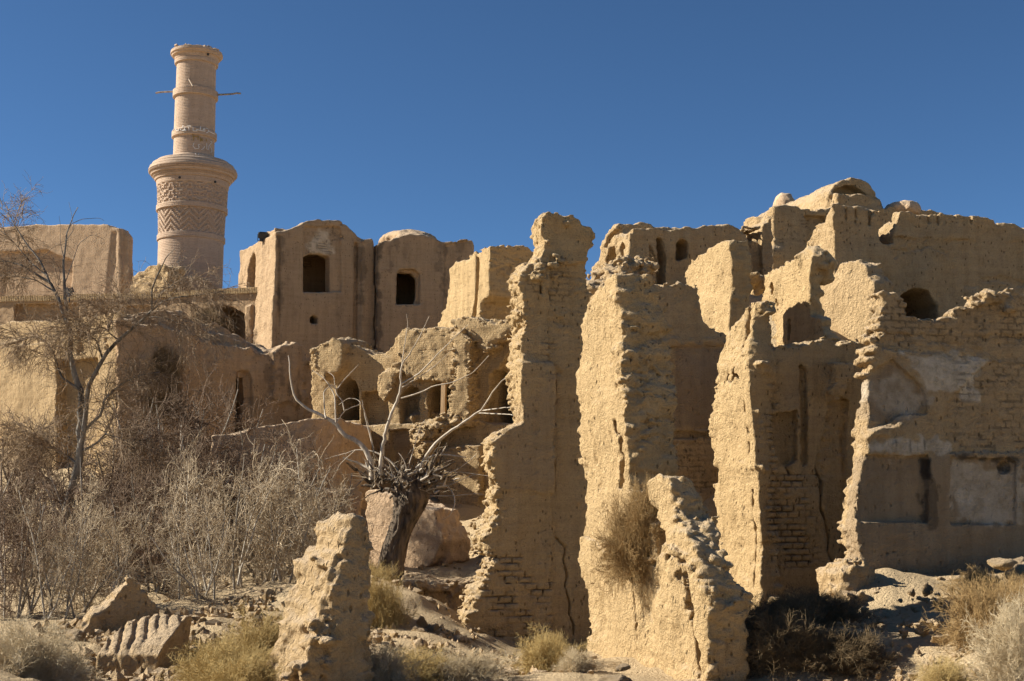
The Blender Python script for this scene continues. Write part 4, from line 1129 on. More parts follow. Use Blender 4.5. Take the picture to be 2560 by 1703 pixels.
def ground_z(x, y):
    x = np.asarray(x, float); y = np.asarray(y, float); sh = x.shape
    xf, yf = np.clip(x.ravel(), -45, 40), np.clip(y.ravel(), -4, 92)
    out = np.zeros(len(xf))
    for s0 in range(0, len(xf), 20000):
        e = slice(s0, s0 + 20000)
        d2 = (xf[e, None] - cpw[None, :, 0]) ** 2 + (yf[e, None] - cpw[None, :, 1]) ** 2 + 1e-12
        out[e] = (.5 * d2 * np.log(d2)) @ tw[:-3] + tw[-3] + tw[-2] * xf[e] + tw[-1] * yf[e]
    dist = np.maximum(np.abs(x.ravel()) - 40, 0) + np.maximum(y.ravel() - 92, 0) + np.maximum(-4 - y.ravel(), 0)
    f = sstep(0, 120, dist)
    return (out * (1 - f) + (-3.) * f).reshape(sh)
def axis(parts):
    L = [np.arange(a, b, s) for a, b, s in parts]
    return np.concatenate(L)
gx = axis([(-900, -100, 80), (-100, -40, 6), (-40, -14, .4), (-14, 14, .085), (14, 40, .4), (40, 100, 6), (100, 901, 80)])
gy = axis([(-200, -10, 20), (-10, 10, .5), (10, 44, .085), (44, 95, .5), (95, 200, 8), (200, 1600, 100)])
GX, GY = np.meshgrid(gx, gy, indexing='ij')
GZ = ground_z(GX, GY)
rg = np.random.default_rng(77)
def lookup(field, x0, y0, st):
    i = np.clip(((GX - x0) / st).astype(int), 0, field.shape[0] - 1); j = np.clip(((GY - y0) / st).astype(int), 0, field.shape[1] - 1)
    return field[i, j]
fs = (760, 900); st = .08
nb = noise2(fs, st, 1.3, rg); n1 = noise2(fs, st, .5, rg); n2 = noise2(fs, st, .21, rg); nr = 1 - np.abs(noise2(fs, st, (.9, .35), rg))
near = sstep(38, 30, np.abs(GX)) * sstep(3, 10, GY) * sstep(75, 55, GY)
n3 = noise2(fs, st, .12, rg); gate = sstep(-.5, 1., noise2(fs, st, 1.9, rg))
GZ = GZ + near * (.06 * lookup(nb, -30, 3, st) + .04 * lookup(n1, -30, 3, st) + .045 * lookup(nr, -30, 3, st) + (.25 + .75 * lookup(gate, -30, 3, st)) * (.04 * lookup(n2, -30, 3, st) + .022 * lookup(n3, -30, 3, st)))
nX, nY = GX.shape
i, j = np.meshgrid(np.arange(nX - 1), np.arange(nY - 1), indexing='ij')
Qg = np.stack([i * nY + j, (i + 1) * nY + j, (i + 1) * nY + j + 1, i * nY + j + 1], -1).reshape(-1, 4)
gme = np_mesh('ground', np.stack([GX, GY, GZ], -1).reshape(-1, 3), Qg, True, np.zeros((nX * nY, 4), np.float32))
tag(link('ground', gme, GROUND), kind='structure')
def gz(x, y): return float(ground_z(np.array([x]), np.array([y]))[0])

# earth ledge over the pit
Lg = Ruin(1100, 28.4, 4, .035, 61)
Lg.front([(1010, 1452), (1050, 1460), (1100, 1468), (1180, 1470), (1250, 1462), (1250, 1720), (1020, 1720)], 0, 2.2, rough=.04, face=.04)
Lg.front([(1010, 1452), (1050, 1458), (1100, 1464), (1180, 1466), (1250, 1458), (1250, 1474), (1180, 1484), (1100, 1480), (1010, 1466)], -.15, 2, rough=.05)
Lg.build(zmin=-4.2, lump=.03, fine=.015, streak=.02)
Lg.mesh('earth_bank', MUD2, 'undercut earth bank with a ragged lip above a dark pit, left of the tallest wall', 'earth bank')

Lb = Ruin(2250, 21.9, 12, .03, 64)
Lb.front([(2100, 1440), (2128, 1416), (2180, 1410), (2235, 1426), (2300, 1440), (2380, 1450), (2460, 1462), (2480, 1560), (2090, 1600)], 0, .9, rough=.05, face=.04)
Lb.front([(2120, 1480), (2200, 1462), (2290, 1470), (2380, 1480), (2380, 1600), (2100, 1600)], -.3, .3, rough=.06)
Lb.build(zmin=-3, lump=.05, fine=.015, crumb=.06, k=.2)
Lb.mesh('earth_bank', MUD2, 'shaded rocky earth bank at the foot of the large plastered wall', 'earth bank')

# ------------------------------------------------------------------ fallen blocks and stones
def rock_mesh(seed, flat=1., n=15, sub=3, rough=.09, jag=0.):
    rg = np.random.default_rng(seed)
    bm = bmesh.new()
    P = rg.standard_normal((n, 3)); P /= np.linalg.norm(P, axis=1)[:, None]; P *= rg.uniform(.75, 1.1, (n, 1))
    P[:, 2] *= flat
    for p in P: bm.verts.new(p)
    r = bmesh.ops.convex_hull(bm, input=bm.verts[:])
    bmesh.ops.delete(bm, geom=[v for v in bm.verts if not v.link_faces], context='VERTS')
    bmesh.ops.triangulate(bm, faces=bm.faces[:])
    for _ in range(sub):
        bmesh.ops.subdivide_edges(bm, edges=bm.edges[:], cuts=1, use_grid_fill=True)
        bmesh.ops.smooth_vert(bm, verts=bm.verts[:], factor=.28, use_axis_x=True, use_axis_y=True, use_axis_z=True)
    from mathutils import noise as mn
    off = Vector(rg.uniform(-50, 50, 3))
    for v in bm.verts:
        d = mn.noise(v.co * 1.6 + off) * rough * 1.6 + mn.noise(v.co * 4.5 + off) * rough + mn.noise(v.co * 11 + off) * rough * .5
        v.co += v.co.normalized() * d
    for f in bm.faces: f.smooth = True
    me = bpy.data.meshes.new('stone'); bm.to_mesh(me); bm.free()
    at_ = me.color_attributes.new('paint', 'FLOAT_COLOR', 'POINT'); at_.data.foreach_set('color', np.zeros(4 * len(me.vertices), np.float32))
    me.materials.append(MUD2)
    return me
ROCKS = [rock_mesh(100 + k, [1, .7, .55, 1, .8, 1.2][k], [13, 15, 12, 18, 14, 11][k]) for k in range(6)]
rr = np.random.default_rng(4)
def stone(px, py, Y, w, h, k, label, group=None, name='fallen_block', tilt=None, dep=None, cat='block', sink=.25, lift=0.):
    """a stone whose foot stands at the pixel, w and h its size in pixels there"""
    p = at(px, py, Y); s = Y / F_PX
    o = bpy.data.objects.new(name, ROCKS[k]); col.objects.link(o)
    sx, sz = w * s / 2, h * s / 2 / max(.6, [1, .7, .55, 1, .8, 1.2][k])
    o.scale = (sx, (dep or (sx + sz) / 2), sz)
    o.location = (p[0], p[1], gz(p[0], p[1]) + lift + h * s * (.5 - sink))
    o.rotation_euler = tilt if tilt is not None else (rr.uniform(-.3, .3), rr.uniform(-.3, .3), rr.uniform(0, 6.28))
    if tilt is None: pass
    tag(o, label, cat, group)
    return o

# big tilted slab
Sl = Ruin(300, 22.5, 24, .022, 62)
Sl.front([(200, 1690), (202, 1600), (222, 1555), (270, 1525), (300, 1478), (322, 1444), (338, 1452), (360, 1478), (388, 1508), (392, 1560), (400, 1700)], 0, .55, rough=.03, face=.02)
Sl.front([(204, 1700), (205, 1600), (240, 1545), (238, 1640), (236, 1700)], -.14, .3, rough=.04)
Sl.build(zmin=-3.6, lump=.022, fine=.01, pits=.02, k=.1)
Sl.mesh('fallen_slab', MUD2, 'large triangular slab of fallen plastered wall standing in the rubble', 'slab')

# ribbed block of tilted brick courses
Ri = Ruin(370, 19.3, -8, .02, 63)
def ribs(s, d, u, w, z):
    ph = (u + .35 * w + .035 * s.N('rb', .35)) / .18
    f = ph - np.floor(ph)
    top = sstep(float(s.fp([(370, 1640)])[0, 1]), float(s.fp([(370, 1600)])[0, 1]), z)
    return d + (.045 * top + .01) * np.clip(.75 + .45 * s.N('ra', .3), .1, 1.3) * sstep(.2, .5, np.abs(f - .5))
Ri.front([(241, 1740), (243, 1600), (255, 1574), (300, 1562), (372, 1550), (402, 1560), (392, 1740)], 0, 1.2, rough=.006)
zr = [float(Ri.fp([(300, y)])[0, 1]) for y in (1640, 1612, 1584, 1552)]
Ri.endw([(-.2, -6), (-.02, zr[0]), (.16, zr[1]), (.6, zr[2]), (.95, zr[3]), (1.4, zr[3] - .1), (1.4, -6)], rough=0)
Ri.build(crumb=0, zmin=-3.4, lump=.01, fine=.008, pits=0, k=.25, post=ribs)
Ri.mesh('fallen_block', MUD2, 'big fallen block with deep parallel ribs along its top, in front of the triangular slab', 'block')

GRP = 'lumps of fallen wall in the rubble at lower left'
stone(430, 1572, 21.5, 66, 60, 3, 'smooth rounded grey boulder right of the triangular slab', name='boulder', cat='boulder')
stone(404, 1690, 17.6, 42, 72, 5, 'upright pointed lump standing right of the ribbed block', tilt=(0, .1, .4))
stone(436, 1600, 20.4, 16, 44, 5, 'slim upright brick tip among the lumps right of the ribbed block', tilt=(.05, -.1, .5))
stone(462, 1602, 20.2, 30, 40, 5, 'cone-shaped lump beside the smooth boulder', tilt=(0, .2, .9))
stone(490, 1612, 20.5, 56, 42, 0, 'broad cylindrical lump at the right end of the fallen lumps', tilt=(0, .2, .2))
stone(186, 1622, 21.3, 74, 60, 0, 'pitted yellow lump leaning on the left foot of the triangular slab')
stone(146, 1640, 20.6, 48, 32, 4, 'low lump at the far left end of the rubble heap')
stone(215, 1662, 19.6, 80, 36, 2, 'flat grey lump tucked below the triangular slab')
stone(1540, 1702, 15.9, 110, 50, 1, 'flat stone slab at the foot of the front stub wall', tilt=(.05, .06, .3), name='stone', cat='stone')
stone(1552, 1666, 16.0, 70, 26, 2, 'thin stone slab lying on top of the flat stone by the front stub', tilt=(.1, -.12, .2), name='stone', cat='stone', sink=0, lift=.16)
stone(1500, 1706, 15.7, 50, 40, 3, 'round stone left of the flat slab at the front stub', name='stone', cat='stone')
stone(2552, 1482, 20.9, 90, 90, 0, 'sunlit yellow boulder cut off by the right picture edge', name='boulder', cat='boulder', tilt=(.1, 0, .4))
stone(2458, 1490, 21.1, 130, 52, 2, 'long sunlit slab of fallen wall before the plastered wall', name='fallen_slab', cat='slab', tilt=(.1, -.3, .2))
stone(2520, 1436, 22.1, 110, 52, 1, 'dark shaded boulder against the foot of the plastered wall', name='boulder', cat='boulder')
stone(2545, 1425, 22.2, 70, 60, 3, 'rounder dark boulder behind the shaded one at the plastered wall', name='boulder', cat='boulder')
stone(2320, 1494, 21.1, 36, 36, 3, 'small round stone perched on the sunlit ridge at right', name='stone', cat='stone', sink=.1)
stone(2180, 1432, 22.2, 20, 14, 0, 'pale stone at the foot of the plastered wall', name='stone', cat='stone', sink=.1)
for k, (px, py, Y, w, h) in enumerate([(330, 1700, 16.8, 60, 36), (270, 1702, 17.2, 50, 26), (196, 1690, 18.3, 70, 40), (440, 1650, 19.0, 46, 36), (446, 1686, 17.6, 54, 40), (470, 1672, 18.4, 36, 44), (420, 1612, 19.9, 26, 30), (400, 1622, 19.7, 34, 34), (446, 1628, 19.6, 40, 36),
                                       (170, 1570, 22.8, 30, 26), (205, 1548, 23.2, 26, 22), (480, 1590, 21.3, 22, 30), (508, 1565, 22, 24, 28), (510, 1590, 21.4, 20, 26), (360, 1704, 16.6, 46, 26), (300, 1690, 17.2, 36, 26), (480, 1640, 19.4, 34, 24), (470, 1560, 22.4, 50, 26), (230, 1690, 18, 36, 24), (130, 1610, 21.8, 30, 22), (158, 1660, 19.8, 40, 26), (112, 1630, 20.8, 34, 24)]):
    stone(px, py + 8, Y, w * 1.35, h * 1.4, k % 6, 'small crumbled lump of mud wall in the rubble heap at lower left', GRP)
for k, (px, py, Y, w, h) in enumerate([(1040, 1495, 24.8, 44, 30), (1070, 1530, 24.2, 50, 36), (1060, 1575, 22.8, 40, 50), (1050, 1600, 22, 44, 46), (1085, 1590, 22.6, 40, 38), (1040, 1640, 20.6, 24, 46), (1010, 1500, 25, 36, 20), (990, 1476, 25.6, 40, 22), (1020, 1560, 23.4, 40, 24), (1100, 1600, 22.4, 30, 30)]):
    stone(px, py, Y, w, h, (k * 2 + 1) % 6, 'crumbling earth lump on the sunlit mound between stub and tallest wall', 'earth lumps on the middle mound')
for k, (px, py, Y, w, h) in enumerate([(700, 1496, 24.8, 30, 22), (665, 1506, 24.4, 22, 30), (720, 1488, 25.2, 30, 26), (640, 1520, 24, 26, 18), (600, 1535, 23.4, 30, 18), (560, 1552, 22.8, 26, 20), (2380, 1490, 21.1, 30, 18), (2280, 1505, 21.2, 30, 22), (2250, 1512, 21, 24, 14), (2420, 1482, 21, 22, 14), (1385, 1690, 19, 24, 18), (1300, 1690, 19.5, 30, 16), (1260, 1680, 20, 36, 18)]):
    stone(px, py, Y, w, h, (k + 2) % 6, 'loose stone on the dusty ground', 'loose stones on the ground', name='stone', cat='stone', sink=.15)

# pebbles and crumbs of mud: stuff
rg = np.random.default_rng(8)
VV, QQ, nv = [], [], 0
ico = bmesh.new(); bmesh.ops.create_icosphere(ico, subdivisions=1, radius=1.); ico.verts.ensure_lookup_table()
iv = np.array([v.co[:] for v in ico.verts]); iq = np.array([[v.index for v in f.verts] for f in ico.faces]); ico.free()
def scatter(n, px0, px1, Y0, Y1, smin, smax):
    global nv
    Y = rg.uniform(Y0, Y1, n); X = (rg.uniform(px0, px1, n) - 1280) / F_PX * Y
    Z = ground_z(X, Y)
    for x, y, z in zip(X, Y, Z):
        s = smin + (smax - smin) * rg.random() ** 3
        v = iv * (1 + .35 * rg.standard_normal((len(iv), 1))) * s * rg.uniform(.6, 1.2, 3)
        VV.append(v + (x, y, z + .3 * s + .03)); QQ.append(iq + nv); nv += len(iv)
scatter(1100, 100, 560, 16.5, 24, .015, .14); scatter(700, 520, 780, 19, 27, .012, .1); scatter(900, 880, 1200, 17, 26.5, .012, .1)
scatter(260, 960, 1250, 29, 38, .02, .1); scatter(800, 1960, 2560, 15, 21, .01, .08); scatter(240, 1180, 1480, 17, 22, .015, .09); scatter(160, 100, 800, 27, 36, .03, .12)
pm = np_mesh('rubble', np.concatenate(VV), np.concatenate(QQ), False, np.zeros((nv, 4), np.float32))
tag(link('rubble', pm, MUD2), 'small crumbs of broken mud brick scattered over the ground', 'rubble', kind='stuff')
# ------------------------------------------------------------------ bare wood: batches of tapered tubes
def tubes(Pt, r0, r1, sides=3):
    """Pt (N,K,3), radii at root and tip (N,)"""
    N, K, _ = Pt.shape
    T = np.gradient(Pt, axis=1); T /= np.linalg.norm(T, axis=2, keepdims=True) + 1e-9
    ref = np.where(np.abs(T[:, :1, 2:3]) > .8, np.array([1., 0, 0]), np.array([0, 0, 1.]))
    A = np.cross(T, np.broadcast_to(ref, T.shape)); A /= np.linalg.norm(A, axis=2, keepdims=True) + 1e-9
    B = np.cross(T, A)
    rad = r0[:, None] + (r1 - r0)[:, None] * np.linspace(0, 1, K)[None, :]
    an = np.linspace(0, 2 * math.pi, sides, endpoint=False)
    V = Pt[:, :, None, :] + rad[:, :, None, None] * (A[:, :, None, :] * np.cos(an)[:, None] + B[:, :, None, :] * np.sin(an)[:, None])
    base = (np.arange(N) * K * sides)[:, None, None]
    i, j = np.meshgrid(np.arange(K - 1), np.arange(sides), indexing='ij'); j2 = (j + 1) % sides
    Q = np.stack([i * sides + j, i * sides + j2, (i + 1) * sides + j2, (i + 1) * sides + j], -1).reshape(1, -1, 4) + base
    return V.reshape(-1, 3), Q.reshape(-1, 4)


def merge(L):
    n = 0; V = []; Q = []
    for v, q in L:
        V.append(v); Q.append(q + n); n += len(v)
    return np.concatenate(V), np.concatenate(Q)


def spawn(par, M, K, lmin, lmax, rng, t0=.25, t1=1., spread=.8, up=0., grav=0., wob=.15, kink=0.):
    N, KP, _ = par.shape
    idx = rng.integers(0, N, M); t = rng.uniform(t0, t1, M) * (KP - 1)
    k = np.minimum(t.astype(int), KP - 2); f = (t - k)[:, None]
    o = par[idx, k] * (1 - f) + par[idx, k + 1] * f
    d = par[idx, k + 1] - par[idx, k]; d /= np.linalg.norm(d, axis=1, keepdims=True) + 1e-9
    r = rng.standard_normal((M, 3)); r -= (r * d).sum(1, keepdims=True) * d; r /= np.linalg.norm(r, axis=1, keepdims=True) + 1e-9
    d = d + r * spread * rng.uniform(.6, 1.4, (M, 1)); d[:, 2] += up; d /= np.linalg.norm(d, axis=1, keepdims=True)
    L = rng.uniform(lmin, lmax, M) * (1.1 - .5 * t / (KP - 1))
    st = (L / (K - 1))[:, None]
    P = [o]
    for _ in range(K - 1):
        d = d + rng.standard_normal((M, 3)) * wob; d[:, 2] += grav
        d /= np.linalg.norm(d, axis=1, keepdims=True)
        o = o + d * st; P.append(o)
    return np.stack(P, 1)


def resample(P, K):
    P = np.asarray(P, float)
    L = np.concatenate([[0], np.cumsum(np.linalg.norm(np.diff(P, axis=0), axis=1))])
    t = np.linspace(0, L[-1], K)
    return np.stack([np.interp(t, L, P[:, c]) for c in range(3)], 1)


# ------------------------------------------------------------------ the bare weeping tree at the left
def bare_tree():
    rng = np.random.default_rng(31)
    Y = 33.
    base = at(125, 1500, Y)
    root = empty('bare_tree', base)
    tag(root, 'tall leafless tree at left with grey forked trunk and drooping brown twigs', 'tree')
    L = [([(112, 1530), (130, 1450), (150, 1350), (165, 1279), (182, 1216), (193, 1181), (200, 1120)], .20, .15, 0),
         ([(200, 1130), (202, 1060), (203, 977), (185, 930), (175, 883), (174, 827), (169, 812)], .13, .09, .2),
         ([(169, 815), (164, 760), (162, 708), (158, 680), (160, 649), (166, 589), (178, 553), (195, 518)], .07, .015, .4),
         ([(200, 1120), (212, 1060), (218, 1010), (223, 964), (256, 895), (297, 851), (351, 803), (380, 776)], .10, .05, -.6),
         ([(380, 776), (379, 726), (395, 684), (416, 643), (437, 622)], .04, .012, -.8),
         ([(380, 776), (410, 752), (450, 742), (500, 738), (560, 728)], .035, .01, -1.0),
         ([(169, 812), (155, 776), (140, 732), (125, 708), (89, 684), (59, 666), (18, 652), (-30, 660)], .07, .02, .6),
         ([(125, 708), (100, 650), (68, 613), (39, 568), (21, 533), (0, 518)], .04, .012, .7),
         ([(119, 690), (80, 660), (30, 600), (0, 575)], .03, .01, 1.),
         ([(140, 732), (90, 700), (40, 690), (-10, 688)], .03, .01, .4),
         ([(256, 895), (240, 850), (205, 828), (180, 815)], .04, .02, -.3),
         ([(297, 851), (270, 830), (285, 780), (300, 740)], .03, .01, -.8),
         ([(205, 1080), (250, 1040), (262, 1000), (300, 960), (340, 940), (400, 930)], .06, .015, -.7),
         ([(203, 977), (150, 940), (140, 900), (120, 860), (90, 840), (40, 850)], .05, .012, .3),
         ([(200, 1130), (240, 1110), (265, 1085), (310, 1100), (350, 1120)], .05, .012, -.4),
         ([(195, 1160), (150, 1130), (100, 1110), (50, 1120)], .05, .012, .4),
         ([(165, 589), (178, 560), (205, 548), (250, 545), (260, 552)], .016, .006, .4), ([(160, 649), (150, 600), (152, 570), (148, 540)], .014, .005, .4),
         ([(162, 708), (180, 660), (196, 610), (230, 585), (262, 600)], .02, .007, .3), ([(166, 600), (185, 575), (178, 530), (172, 505)], .012, .005, .5),
         ([(380, 776), (400, 735), (440, 705), (480, 690), (520, 700)], .02, .006, -1.), ([(351, 803), (380, 790), (430, 800), (470, 820), (500, 860)], .02, .007, -1.1)]
    V = []; limbs = []; trunkV = []
    K = 14
    for i, (P, a, b, dy) in enumerate(L):
        n = len(P)
        q = np.array([at(px, py, Y + dy * (k / (n - 1))) for k, (px, py) in enumerate(P)]) - base
        q = resample(q, K); q[1:-1] += rng.standard_normal((K - 2, 3)) * a * .12
        (trunkV if i < 2 else V).append(tubes(q[None], np.array([a * .72]), np.array([b * .65]), 8))
        limbs.append(q)
    limbs = np.stack(limbs)
    link('trunk', np_mesh('trunk', *merge(trunkV)), TRUNK, root)
    link('limbs', np_mesh('limbs', *merge(V)), TRUNK, root)
    up = np.concatenate([limbs[3:4], limbs[5:16], limbs[10:16], limbs[9:16], limbs[20:22]])
    a = spawn(up, 330, 9, .6, 1.8, rng, .15, 1, 1., .1, -.06, .15)
    b = spawn(a, 2900, 7, .3, 1.0, rng, .15, 1, .8, 0, -.11, .17)
    c = spawn(b, 7500, 5, .12, .5, rng, .1, 1, .9, 0, -.08, .25)
    T = [tubes(a, np.full(len(a), .010), np.full(len(a), .005), 4), tubes(b, np.full(len(b), .0065), np.full(len(b), .0035)), tubes(c, np.full(len(c), .0045), np.full(len(c), .003))]
    link('twigs', np_mesh('twigs', *merge(T)), TWIG_RED, root)
bare_tree()


# ------------------------------------------------------------------ thorny shrubs
def shrub_meshes(seed, dens=1., upright=.9, curl=0.):
    rng = np.random.default_rng(seed)
    n = 8
    d = rng.standard_normal((n, 3)); d[:, 2] = np.abs(d[:, 2]) * .5 + upright * 1.3; d[:, :2] *= .55
    o = rng.standard_normal((n, 3)) * .12; o[:, 2] = -.1
    st = []
    K = 10
    P = [o]; d /= np.linalg.norm(d, axis=1, keepdims=True)
    Ls = rng.uniform(.6, 1.0, (n, 1)) / (K - 1)
    for _ in range(K - 1):
        d = d + rng.standard_normal((n, 3)) * .11; d[:, 2] += .02; d /= np.linalg.norm(d, axis=1, keepdims=True)
        o = o + d * Ls; P.append(o)
    s = np.stack(P, 1)
    a = spawn(s, int(90 * dens), 8, .16, .5, rng, .08, 1, 1.1, .1, .0, .24)
    b = spawn(a, int(800 * dens), 5, .05, .2, rng, .12, 1, 1.2, .03, curl, .3)
    c = spawn(b, int(1800 * dens), 4, .025, .085, rng, .1, 1, 1.2, .03, curl, .35)
    stems = tubes(s, np.full(n, .0115), np.full(n, .0035), 5)
    tw = merge([tubes(a, np.full(len(a), .0035), np.full(len(a), .0016), 3), tubes(b, np.full(len(b), .0019), np.full(len(b), .0011)), tubes(c, np.full(len(c), .0013), np.full(len(c), .0009))])
    return np_mesh('stems', *stems), np_mesh('twigs', *tw)
SHT = [shrub_meshes(200 + k, 1.15 if k % 2 else .95, .9 - .12 * (k % 3)) for k in range(6)]
SH_MAT = {}
def shrub(px, py, Y, h, w, k, pale, label, group='leafless shrubs of the thicket'):
    p = at(px, py, Y)
    z = gz(p[0], p[1])
    root = empty('thorny_shrub', (p[0], p[1], z)); tag(root, label, 'shrub', group)
    H_ = (h + (p[2] < z) * 0) * Y / F_PX
    root.scale = (w * Y / F_PX * 1.15, w * Y / F_PX * 1.15, H_ * 1.08)
    root.rotation_euler = (0, 0, rr.uniform(0, 6.28))
    key = (k, pale)
    if key not in SH_MAT:
        ms, mt = SHT[k]
        a, b = ms.copy(), mt.copy(); a.name = 'stems'; b.name = 'twigs'
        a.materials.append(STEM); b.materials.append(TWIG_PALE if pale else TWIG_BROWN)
        SH_MAT[key] = (a, b)
    for nm, m in zip(('stems', 'twigs'), SH_MAT[key]):
        o = bpy.data.objects.new(nm, m); col.objects.link(o); o.parent = root
BK = 'brown leafless shrub in the tangled back of the thicket'
for (px, py, Y, h, w, k, pale, lab) in [
        (482, 1535, 25.5, 300, 220, 0, 1, 'slender pale shrub with one bent grey stem behind the smooth boulder'),
        (258, 1520, 26.5, 360, 250, 1, 1, 'pale bare shrub rising behind the triangular slab'),
        (140, 1560, 24.5, 420, 230, 2, 1, 'dense upright bare shrub left of the triangular slab'),
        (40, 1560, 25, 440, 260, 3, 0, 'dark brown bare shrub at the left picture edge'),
        (560, 1520, 27.5, 400, 300, 4, 1, 'wide pale shrub in the middle of the thicket before the enclosure'),
        (640, 1500, 29.5, 450, 300, 5, 1, 'tallest pale shrub before the rounded mud enclosure'),
        (730, 1490, 28.5, 420, 290, 1, 1, 'pale spreading shrub just left of the crumbled stub wall'),
        (790, 1440, 32, 330, 240, 2, 1, 'thin bare shrub before the low mud block'),
        (380, 1490, 30, 390, 320, 3, 0, 'brown bare shrub between boulder and thicket'),
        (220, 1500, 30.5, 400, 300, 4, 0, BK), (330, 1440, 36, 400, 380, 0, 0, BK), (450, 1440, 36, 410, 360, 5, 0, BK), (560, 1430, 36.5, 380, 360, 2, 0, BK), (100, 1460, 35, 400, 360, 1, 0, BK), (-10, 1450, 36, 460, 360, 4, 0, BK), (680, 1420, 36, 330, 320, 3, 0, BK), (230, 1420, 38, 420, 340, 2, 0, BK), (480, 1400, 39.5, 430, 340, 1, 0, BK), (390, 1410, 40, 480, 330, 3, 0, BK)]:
    shrub(px, py, Y, h, w, k, pale, lab)


# ------------------------------------------------------------------ dry round bushes
def bush_mesh(seed, n=260, dens=1.):
    rng = np.random.default_rng(seed)
    d = rng.standard_normal((n, 3)); d[:, 2] = np.abs(d[:, 2]) * .9 + .12
    d /= np.linalg.norm(d, axis=1, keepdims=True)
    az = np.arctan2(d[:, 1], d[:, 0])
    lob = 1 + .28 * np.sin(3 * az + seed) + .22 * np.sin(5 * az + 2 * seed + 4 * d[:, 2]) + .2 * np.sin(9 * d[:, 2] + 2 * az) + .16 * rng.standard_normal(n)
    K = 7; o = rng.standard_normal((n, 3)) * .06; o[:, 2] = 0
    P = [o]
    for _ in range(K - 1):
        d = d + rng.standard_normal((n, 3)) * .27; d /= np.linalg.norm(d, axis=1, keepdims=True)
        o = o + d * (.5 * lob / (K - 1))[:, None]; P.append(o)
    s = np.stack(P, 1)
    dens = dens * 1.7
    a = spawn(s, int(2600 * dens), 4, .1, .34, rng, .25, 1, .75, .05, 0, .22)
    b = spawn(a, int(9500 * dens), 3, .05, .15, rng, .2, 1, .95, .03, 0, .3)
    return np_mesh('dry_bush', *merge([tubes(s, np.full(n, .004), np.full(n, .002)), tubes(a, np.full(len(a), .0022), np.full(len(a), .0012)), tubes(b, np.full(len(b), .0016), np.full(len(b), .001))]))
BT = [bush_mesh(300 + k) for k in range(3)]
BM = {}
def bush(px, py, Y, w, h, mat, label, group=None, k=None, pos=None, nm='dry_bush'):
    p = np.array(pos) if pos is not None else at(px, py, Y)
    k = rr.integers(0, 3) if k is None else k
    key = (int(k), mat.name)
    if key not in BM:
        m = BT[k].copy(); m.name = nm; m.materials.append(mat); BM[key] = m
    o = bpy.data.objects.new(nm, BM[key]); col.objects.link(o)
    s = Y / F_PX
    z = p[2] if pos is not None else gz(p[0], p[1]) + .02
    o.location = (p[0], p[1], z)
    o.scale = (w * s / 1.15, w * s / 1.15, h * s / .72)
    o.rotation_euler = (0, 0, rr.uniform(0, 6.28))
    tag(o, label, 'bush', group)
    return o
gb = 'dry bushes on the rubble and mounds'
bush(560, 1715, 16.6, 240, 130, DRY_GOLD, 'golden dry bush right of the ribbed block', gb)
bush(655, 1690, 17.6, 220, 170, DRY_GOLD, 'tallest golden dry bush against the crumbled foreground stub', gb)
bush(610, 1740, 15.6, 240, 110, DRY_GOLD, 'golden dry bush at the bottom edge left of the foreground stub', gb)
bush(30, 1745, 15.2, 300, 170, DRY_GREY, 'greyish dry bush filling the bottom left corner', gb)
bush(130, 1740, 15.8, 190, 120, DRY_GREY, 'greyish dry bush between the corner bush and the rubble', gb)
bush(945, 1570, 22.6, 140, 150, DRY_GOLD, 'dry bush on the mound close to the right side of the foreground stub', gb)
bush(935, 1480, 26.2, 120, 80, DRY_GOLD, 'small dry bush at the foot of the dead tree', gb)
bush(950, 1735, 15.9, 170, 120, DRY_GREY, 'pale dry bush at the bottom edge right of the foreground stub', gb)
bush(1060, 1730, 16.6, 180, 95, DRY_GOLD, 'yellowish low bush below the sunlit mound', gb)
bush(1170, 1735, 16.6, 200, 90, DRY_GREY, 'low pale bush at the bottom edge before the tallest wall', gb)
bush(1370, 1690, 18.6, 165, 110, DRY_GOLD, 'bright golden round bush at the foot of the tallest wall', gb)
bush(1440, 1695, 17.4, 100, 60, DRY_GREY, 'small grey bush between golden bush and front stub', gb)
q = J.fp([(1598, 1400)])[0]; q = J.o + J.eu * q[0] - J.ew * .12
bush(0, 0, 18, 165, 185, DRY_BROWN, 'tall brown dry bush growing on the shoulder of the front stub wall', gb, 1, (q[0], q[1], float(J.fp([(1598, 1412)])[0, 1])))
q = J.fp([(1605, 1320)])[0]; q = J.o + J.eu * q[0] + J.ew * .15
bush(0, 0, 18, 140, 165, DRY_BROWN, 'upper brown dry bush squeezed between pillar and front stub', gb, 2, (q[0], q[1], float(J.fp([(1605, 1345)])[0, 1])))
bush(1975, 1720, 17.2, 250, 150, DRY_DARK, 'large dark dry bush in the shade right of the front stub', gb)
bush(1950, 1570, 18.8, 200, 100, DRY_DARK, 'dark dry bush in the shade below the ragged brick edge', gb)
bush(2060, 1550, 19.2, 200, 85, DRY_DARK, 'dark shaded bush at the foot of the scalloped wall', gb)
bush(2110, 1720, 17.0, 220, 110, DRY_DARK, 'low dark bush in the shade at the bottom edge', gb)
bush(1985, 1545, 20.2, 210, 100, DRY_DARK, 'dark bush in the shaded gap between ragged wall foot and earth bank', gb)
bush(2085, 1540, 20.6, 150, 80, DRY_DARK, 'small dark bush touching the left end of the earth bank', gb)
bush(2480, 1640, 16.6, 250, 170, DRY_BROWN, 'brown sunlit bush on the slope at lower right', gb)
bush(2548, 1745, 14.6, 190, 210, DRY_GREY, 'whitish dry bush in the bottom right corner', gb)
bush(2365, 1735, 14.6, 130, 90, DRY_GOLD, 'small golden sprig at the bottom edge near the right corner', gb)
bush(2555, 1560, 18.0, 150, 100, DRY_BROWN, 'brown bush beside the sunlit boulder at the right edge', gb)
